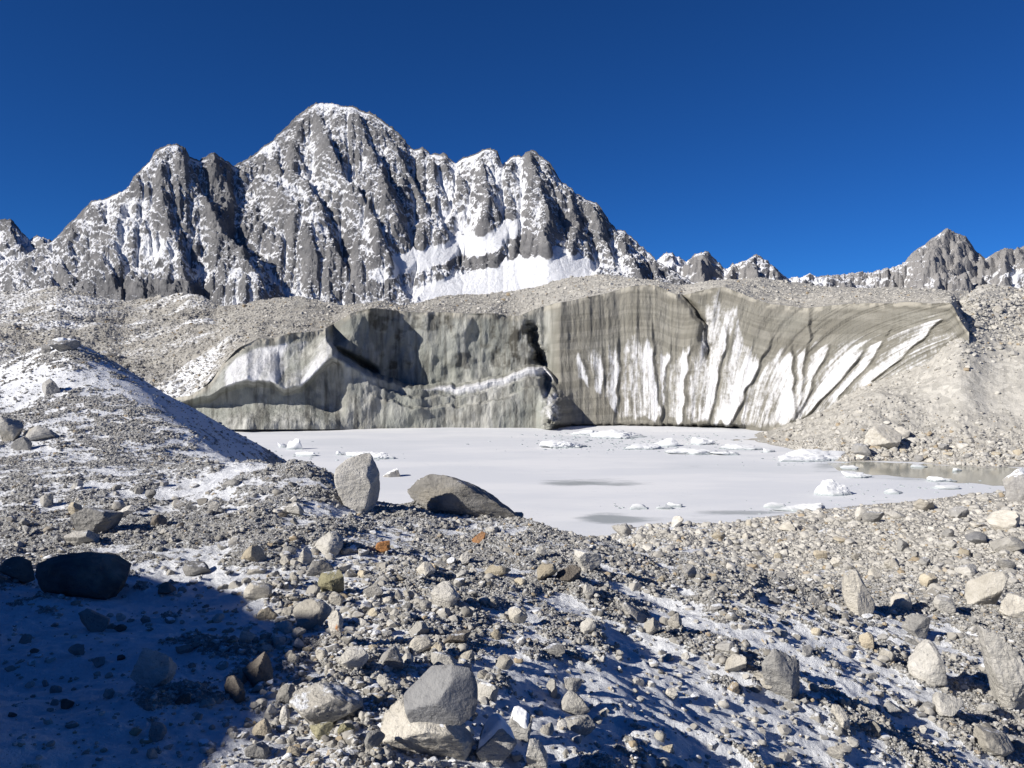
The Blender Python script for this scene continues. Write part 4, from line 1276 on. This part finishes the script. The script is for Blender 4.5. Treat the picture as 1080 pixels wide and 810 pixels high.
# near right shore line
for k, (a, b, w, h, tn, lb) in enumerate([
    (975, 540, 24, 15, 'cream', 'cream rounded boulder on the shore left of the snow dusted boulder'),
    (944, 548, 18, 10, 'pale grey', 'low pale boulder at the shore'),
    (920, 551, 22, 12, 'grey', 'grey boulder at the waterline behind the pebbled shore'),
    (908, 549, 12, 15, 'pale grey', 'slim upright stone at the waterline'),
    (830, 560, 18, 11, 'cream', 'cream stone where the lake ice meets the shore'),
    (758, 570, 15, 9, 'tan', 'tan stone on the pale shore flat'),
    (635, 546, 12, 7, 'dark brown', 'dark stone frozen in the lake edge'),
    (655, 566, 22, 14, 'pale grey', 'pale rock at the near lake corner'),
    (1012, 546, 20, 12, 'grey', 'grey rock right of the cream rounded shore boulder'),
    (1060, 560, 34, 22, 'cream', 'big cream boulder below the snow dusted boulder'),
    (1030, 575, 26, 14, 'slate grey', 'slate grey rock on the upper right shore'),
    (1062, 583, 30, 18, 'pale grey', 'pale flat boulder near the right edge of the shore'),
    (1000, 580, 20, 12, 'pale grey', 'pale stone on the stony shore'),
    (952, 582, 14, 14, 'grey', 'dark shaded stone on the stony shore'),
    (880, 598, 16, 10, 'cream', 'cream stone on the shore above the long leaning rock'),
    (800, 590, 16, 9, 'pale grey', 'pale stone on the middle of the shore flat'),
    (940, 600, 18, 12, 'cream', 'cream stone above the rounded cream stone'),
    (1020, 608, 22, 13, 'pale grey', 'pale slab up left of the tall cream boulder'),
]):
    R(nh, a, b, w, h, tn, lb, seed=120 + k, sub=3)
# far right shore
R(sh, 930, 478, 40, 30, 'cream', 'pyramid shaped cream boulder on the far right shore', 'boulder', 'boulder', planes=7, asp=(1, .9, 1.1), seed=150, sharp=4)
R(sh, 950, 462, 16, 12, 'cream', 'cream boulder up right of the pyramid boulder', seed=151, sub=3)
R(sh, 907, 482, 20, 14, 'grey', 'grey rock at the left foot of the pyramid boulder', seed=152, sub=3)
R(sh, 1052, 330, 9, 8, 'cream', 'pale block near the top of the scree slope', seed=153, sub=3)
far_band = []
for k in range(28):
    a = 905 + 172 * (k + rng.uniform(.1, .9)) / 28
    b = 466 + rng.uniform(0, 22) + (a - 905) * .03
    w = rng.uniform(6, 13)
    tn = ('cream', 'pale grey', 'grey', 'tan')[k % 4]
    ORDW = ('first', 'second', 'third', 'fourth', 'fifth', 'sixth', 'seventh')
    R(sh, a, b, w, w * rng.uniform(.5, .85), tn, f'{ORDW[k // 4]} {tn} stone from the left in the rocky far shore band', 'rock', 'rock', seed=160 + k, sub=3, group='stones along the far right shore')
snow_cap(b_tan, .03, .62, 3, cx=.15)
snow_cap(b_s1, .03, .35, 4)
snow_cap(b_s2, .03, .4, 5)
snow_cap(t1, .12, .35, 6)
snow_cap(c1, .05, .35, 7)


# more single stones, described by the named rock they lie beside
MARKS = {b: k for b, k in (
    ('upright pale grey boulder standing', 'the upright boulder'), ('long rounded dark brown', 'the long brown boulder'), ('big dark boulder half', 'the big dark shaded boulder'),
    ('large cream block with', 'the large cream block'), ('smooth slate grey split', 'the slate slab'), ('wide pale boulder with', 'the wide pale boulder'), ('squarish cream block beside', 'the squarish cream block'),
    ('olive green angular', 'the olive green block'), ('flat topped pale grey', 'the flat topped pale rock'), ('rusty orange stone', 'the rusty orange stone'), ('bright orange stone', 'the bright orange stone'),
    ('snow covered pointed', 'the snow covered pointed rock'), ('smooth pale boulder stacked', 'the smooth stacked boulder'), ('cream pyramid stone', 'the cream pyramid stone'), ('pale rock in the middle', 'the pale shaded rock'),
    ('grey boulder on the left gravel', 'the gravel bank boulder'), ('large pale boulder at the left edge', 'the left edge boulder'), ('lone grey boulder', 'the lone mound boulder'), ('pale boulder on the crest', 'the pale crest boulder'),
    ('slanting pale slab', 'the slanting pale slab'), ('rugged grey and cream', 'the rugged boulder'), ('long cream rock leaning', 'the long leaning rock'), ('tall cream boulder', 'the tall cream boulder'),
    ('largest furrowed', 'the furrowed slab'), ('cracked pale boulder', 'the cracked boulder'), ('rough cream boulder at', 'the lower right corner boulder'), ('dark boulder dusted', 'the snow dusted shore boulder'),
    ('pyramid shaped cream', 'the far pyramid boulder'), ('small cream stone casting', 'the small lone cream stone'), ('pale rock at the near lake', 'the lake corner rock'), ('tan stone on the pale shore', 'the tan shore stone'), ('slate grey rock on the upper', 'the slate grey shore rock'))}
marks = []
for (o, a, b, w, h, tn) in ALL_ROCKS:
    for st, short in MARKS.items():
        if o['label'].startswith(st):
            marks.append((a, b, short))


def bearing(dx, dy):
    return ('right of', 'down right of', 'below', 'down left of', 'left of', 'up left of', 'above', 'up right of')[int(round(math.atan2(dy, dx) / (math.pi / 4))) % 8]


AUTO = []
taken = [(a, b, max(w, h)) for (o, a, b, w, h, tn) in ALL_ROCKS]


def auto_rocks(hit, n, box, size, tones, seed, dens=None, sub=3, group=None):
    r = np.random.default_rng(seed)
    made = tries = 0
    while made < n and tries < n * 60:
        tries += 1
        a, b = r.uniform(box[0], box[2]), r.uniform(box[1], box[3])
        if dens and r.uniform() > dens(a, b):
            continue
        w = size[0] * (size[1] / size[0]) ** (r.uniform() ** 1.7)
        h = w * r.uniform(.6, .95)
        if any(abs(a - q[0]) < (w + q[2]) * .42 and abs(b - h / 2 - q[1]) < (h + q[2] * .8) * .42 for q in taken):
            continue
        tn = tones[int(r.integers(len(tones)))]
        shape = ('angular', 'blocky', 'rounded', 'flat')[int(r.integers(4))]
        kw = {'angular': dict(planes=8), 'blocky': dict(planes=10), 'rounded': dict(planes=14, round_=.3), 'flat': dict(planes=9)}[shape]
        if shape == 'flat':
            h *= .62
        o = place(hit, a, b, w, h, tn, 'x', seed=1000 + seed * 300 + made, sub=sub, roll=r.uniform(-.6, .6), group=group, **kw)
        taken.append((a, b - h / 2, w))
        AUTO.append((o, a, b - h / 2, w, tn, shape))
        made += 1


heap = lambda a, b: min(1, math.exp(-((a - 395 - (b - 700) * .25) / 85) ** 2) * (.35 + .65 * (b > 625)) + .08)
auto_rocks(nh, 88, (255, 585, 600, 808), (11, 34), ('pale grey', 'pale grey', 'cream', 'pale grey', 'grey', 'tan', 'snowy', 'cream'), 1, heap, 3, 'stones of the rubble heap')
auto_rocks(nh, 40, (600, 610, 1078, 806), (9, 20), ('pale grey', 'grey', 'cream', 'snowy', 'tan'), 2, None, 3, 'stones on the right snow slope')
auto_rocks(nh, 22, (5, 640, 260, 806), (8, 17), ('grey', 'dark brown', 'pale grey'), 3, None, 3, 'stones in the shaded snow')
auto_rocks(nh, 14, (5, 510, 330, 585), (8, 17), ('grey', 'pale grey', 'grey', 'dark brown'), 4, None, 3, 'stones on the left gravel bank')
auto_rocks(nh, 36, (690, 552, 1078, 640), (8, 20), ('cream', 'pale grey', 'cream', 'grey', 'tan'), 5, lambda a, b: .15 + .85 * max(0, (a - 690) / 390), 3, 'stones on the near shore')
seen = {}
for (o, a, b, w, tn, shape) in AUTO:
    cand = sorted(((a - q[0]) ** 2 + (b - q[1]) ** 2, q) for q in marks)[0]
    dist, (mx, my, short) = cand[0] ** .5, cand[1]
    size = 'small' if w < 12.5 else ('medium' if w < 19 else 'large')
    seen.setdefault((size, tn, shape, bearing(a - mx, b - my), short), []).append((dist, o))
ORD = ('nearest', 'second nearest', 'third nearest', 'fourth nearest', 'fifth nearest')
for (size, tn, shape, brg, short), lst in seen.items():
    tn = 'snow dusted' if tn == 'snowy' else tn
    lst.sort(key=lambda q: q[0])
    for i, (_, o) in enumerate(lst):
        pre = ORD[min(i, 4)] + ' ' if len(lst) > 1 else ''
        o['label'] = f'{pre}{size} {tn} {shape} stone {brg} {short}'

# boulder beside the camera, left of the view, whose shadow falls into the picture
V, Fx = rock_verts(5, np.random.default_rng(77), 18, 1.4, (1, 1, 1), 0, .04, 7, .75)
bigb = rock_obj('boulder', V, Fx, M_R['grey'], (-10.3, -2.4, 10.2), (2.35, 10.0, 5.15), True)
tag(bigb, 'house sized grey boulder left of the view that casts the round shadow', 'boulder')

# ---------------------------------------------------------------- gravel and rubble nobody could count
def scatter(name, label, G, pxs, vis_m, weight, count, size_px, mat, seed, sub_big=2, flat=.75, snow_bury=None, big_cut=4.0, size_min_m=0.0):
    r = np.random.default_rng(seed)
    w = np.where(vis_m, weight, 0).ravel().astype(float)
    # picture area of each cell, so that stones are spread evenly over the ground that is seen
    pyv = py_of(G[..., 1], G[..., 2])
    area = np.abs(np.gradient(pyv, axis=0)) * np.gradient(pxs)[None]
    w *= np.clip(area, 0, 6).ravel()
    cs = np.cumsum(w)
    idx = np.searchsorted(cs, r.uniform(0, cs[-1], count))
    idx = np.clip(idx, 0, len(w) - 1)
    pos = G.reshape(-1, 3)[idx]
    dcell = pos[:, 1]
    jit = np.stack([r.uniform(-.5, .5, count) * (pxs[1] - pxs[0]) * dcell / FPX, r.uniform(-.5, .5, count) * dcell * .004, np.zeros(count)], 1)
    pos = pos + jit
    lo, hi, al = size_px
    u = r.uniform(0, 1, count)
    s = (lo ** -al + u * (hi ** -al - lo ** -al)) ** (-1 / al)
    sm = np.maximum(s * dcell / FPX / 2, size_min_m)
    Vs, Fs, Ts, Hs = [], [], [], []
    off = 0
    tone_ = r.beta(2.2, 2.2, count)
    hue_ = r.uniform(0, 1, count)
    for sub, sel in ((1, s < big_cut), (sub_big, s >= big_cut)):
        ids_all = np.nonzero(sel)[0]
        for k in range(14):
            ids = ids_all[k::14]
            if not len(ids):
                continue
            V, Fx = rock_verts(sub, r, 7, 4.0, r.uniform(.6, 1.25, 3), 0, .04 if sub > 1 else 0, k)
            m = len(ids)
            q = r.normal(size=(m, 4))
            q /= np.linalg.norm(q, axis=1, keepdims=True)
            a, b, c, d = q.T
            Rm = np.stack([np.stack([1 - 2 * (c * c + d * d), 2 * (b * c - a * d), 2 * (b * d + a * c)], -1),
                           np.stack([2 * (b * c + a * d), 1 - 2 * (b * b + d * d), 2 * (c * d - a * b)], -1),
                           np.stack([2 * (b * d - a * c), 2 * (c * d + a * b), 1 - 2 * (b * b + c * c)], -1)], 1)
            W = np.einsum('mij,vj->mvi', Rm, V)
            W[..., 2] *= flat
            W *= sm[ids][:, None, None]
            up = sm[ids] * r.uniform(-.15, .35, m)
            W += pos[ids][:, None, :]
            W[..., 2] += up[:, None]
            Vs.append(W.reshape(-1, 3))
            Fs.append((Fx[None] + (off + np.arange(m) * len(V))[:, None, None]).reshape(-1, 3))
            off += m * len(V)
            Ts.append(np.repeat(tone_[ids], len(V)))
            Hs.append(np.repeat(hue_[ids], len(V)))
    me = mesh_np(name, np.concatenate(Vs), np.concatenate(Fs), mat, {'tone': np.concatenate(Ts), 'hue': np.concatenate(Hs)}, smooth=False)
    o = link(bpy.data.objects.new(name, me))
    tag(o, label, kind='stuff')
    return o


M_P1 = mat_pebbles('grey gravel', (0.20, 0.194, 0.182), (0.48, 0.466, 0.435), .15)
M_P2 = mat_pebbles('pale rubble', (0.29, 0.278, 0.255), (0.55, 0.53, 0.485), .0)
M_P3 = mat_pebbles('snowy rubble', (0.18, 0.17, 0.15), (0.48, 0.46, 0.42), .25)
inpx = (PXg > -20) & (PXg < 1100)
v_near = vis & inpx & (Dg > 2.8)
bare = np.clip(1 - snow, 0, 1)
w1 = (bare ** 2 * .975 + .025) * sstep(26, 18, Dg)
w1 = w1 * np.where(PXg < 300, .7, 1)
scatter('gravel', 'loose grey gravel covering the near slope and its crest', NG, NPX, v_near, w1, 60000, (1.5, 7.0, 3.0), M_P1, 11)
rubw = (np.exp(-((PXg - 400) / 95) ** 2) * sstep(560, 640, NPY) + .55 * np.exp(-((PXg - 330) / 80) ** 2) * sstep(590, 640, NPY) + .25 * sstep(560, 700, PXg) * (.2 + bare) + .10) * sstep(20, 14, Dg)
scatter('rubble', 'pale broken stones lying in snow across the near slope', NG, NPX, v_near, rubw, 8000, (4, 15, 2.2), M_P3, 12, sub_big=3, big_cut=7)
shw = sstep(560, 700, PXg) * sstep(14, 22, Dg) * (NG[..., 2] > .05)
scatter('shore_stones', 'pale stones strewn over the near right shore', NG, NPX, v_near, shw, 11000, (1.8, 12, 2.3), M_P2, 13)
lw = sstep(330, 250, PXg) * sstep(19, 24, Dg) * (.15 + bare)
scatter('mound_stones', 'grey stones scattered over the snowy mound', NG, NPX, v_near, lw, 9000, (1.2, 4.5, 2.6), M_P1, 14)
mvis = (mor_hit.py <= np.minimum.accumulate(mor_hit.py, axis=0) + .6) & (mpxx > -20) & (back == 0)
scatter('moraine_stones', 'countless stones covering the far moraine', MG, MPX, mvis, np.where(mpxx > 700, .5, 1.) * np.ones_like(Dm), 22000, (1.1, 5.5, 3.0), M_P2, 15)
svis = (scree_hit.py <= np.minimum.accumulate(scree_hit.py, axis=0) + .6) & (sPX < 1100) & (SG[..., 2] > .1)
scatter('scree_stones', 'pale stones scattered over the scree slope', SG, SPX, svis, (1 - .93 * silt) * (.35 + sstep(462, 474, sPY) * 2.5 + .6 * np.exp(-((sPY - 330) / 25) ** 2)), 9000, (1.5, 8, 2.3), M_P2, 16)

# ---------------------------------------------------------------- ice floes
def floe(px, py, w, h, label, seed, flat=.5, rough=.12):
    d = float(d_lake(py))
    r = np.random.default_rng(4000 + seed)
    V, Fx = rock_verts(3 if w < 30 else 5, r, 16, 1.4, (1, 1, .5), 0, rough, seed)
    q = V.copy()
    edge = fbm(q[:, 0] * 2.2, q[:, 1] * 2.2, q[:, 2] * 1.5 + seed, 4)
    V = V * (1 + .25 * edge)[:, None]
    ww = w * d / FPX / 2
    hh = h * d / FPX
    loc = P(px, py, d)
    o = rock_obj('ice_floe', V, Fx, M_FLOE, (float(loc[0]), d + ww * flat * .5, hh * .12), (ww, ww * flat, hh * .8), True)
    tag(o, label, 'ice floe', 'snowy ice blocks frozen into the lake')
    return o


for k, a in enumerate([
    (883, 523, 42, 17, 'large white ice block right of centre on the lake'),
    (848, 540, 60, 9, 'broad crumbled snowy floe in front of the large white block'),
    (818, 536, 24, 6, 'small crumbled floe left of the broad crumbled one'),
    (906, 504, 30, 7, 'flat white floe with a shadowed edge behind the large block'),
    (897, 495, 20, 4, 'thin snowy floe beside the open water'),
    (994, 508, 32, 6, 'white floe drifting at the rim of the open water'),
    (1000, 516, 28, 4, 'low white floe near the right shore'),
    (944, 521, 22, 5, 'small white floe left of the low right one'),
    (970, 493, 18, 3, 'thin white floe lying in the open water'),
    (1010, 497, 12, 4, 'tiny white floe at the right of the open water'),
    (713, 535, 16, 5, 'little white block near the near shore'),
    (702, 537, 20, 4, 'flat bit of ice left of the little white block'),
    (674, 537, 24, 5, 'white floe at the left of the near shore pair'),
    (598, 472, 56, 8, 'wide low heap of snowy ice left of the floe field'),
    (655, 462, 60, 9, 'snowy ice rubble at the foot of the ice cliff'),
    (620, 459, 34, 6, 'left end of the ice rubble below the cliff'),
    (682, 474, 44, 6, 'flat snowy slab before the cliff rubble'),
    (703, 471, 28, 9, 'lumpy white block in the middle of the floe field'),
    (742, 469, 30, 8, 'white pointed block in the right floe field'),
    (735, 479, 70, 6, 'long flat floe with dark edge in the floe field'),
    (780, 474, 46, 6, 'flat white floe at the right end of the floe field'),
    (813, 477, 14, 4, 'small white bit right of the floe field'),
    (765, 480, 30, 4, 'thin floe before the right end of the field'),
    (404, 484, 32, 8, 'white floe right of the upright boulder top'),
    (378, 482, 30, 6, 'flat snowy floe just behind the upright boulder'),
    (358, 480, 10, 5, 'tiny white ice lump left of the upright boulder'),
    (310, 474, 17, 12, 'domed white ice block beside the mound toe'),
    (322, 481, 24, 5, 'flat white ice in front of the domed block'),
    (298, 472, 10, 6, 'small ice lump left of the domed block'),
    (860, 486, 70, 13, 'snow covered ice tongue at the foot of the far scree'),
    (835, 487, 26, 7, 'dirty snowy ice lump at the left of the ice tongue'),
]):
    floe(*a, seed=k)

# ice crumbs strewn round the floes
r_ = np.random.default_rng(55)
cen = [(680, 467, 70, 5, 260), (850, 540, 40, 5, 45), (600, 471, 30, 4, 30), (885, 522, 40, 5, 20), (395, 484, 25, 3, 20), (312, 476, 16, 4, 16), (690, 536, 30, 3, 14), (640, 461, 50, 2.5, 50), (950, 512, 50, 6, 30), (850, 486, 40, 4, 40)]
Vc, Fc_, o_ = [], [], 0
for a, b, sx, sy, n in cen:
    for _ in range(n):
        px_, py_ = a + r_.normal() * sx, b + r_.normal() * sy
        if py_ < 455:
            continue
        d_ = float(d_lake(py_))
        V, Fx = rock_verts(1, r_, 9, 2.0, (1, 1, .6), 0, 0, 0)
        V = V * (r_.uniform(.6, 3.6) * d_ / FPX / 2) * np.array([1.2, 1, .6]) + P(px_, py_, d_)
        Vc.append(V)
        Fc_.append(Fx + o_)
        o_ += len(V)
crumbs = link(bpy.data.objects.new('ice_crumbs', mesh_np('ice_crumbs', np.concatenate(Vc), np.concatenate(Fc_), M_FLOE, smooth=False)))
tag(crumbs, 'small crumbs of white ice strewn round the floes', kind='stuff')
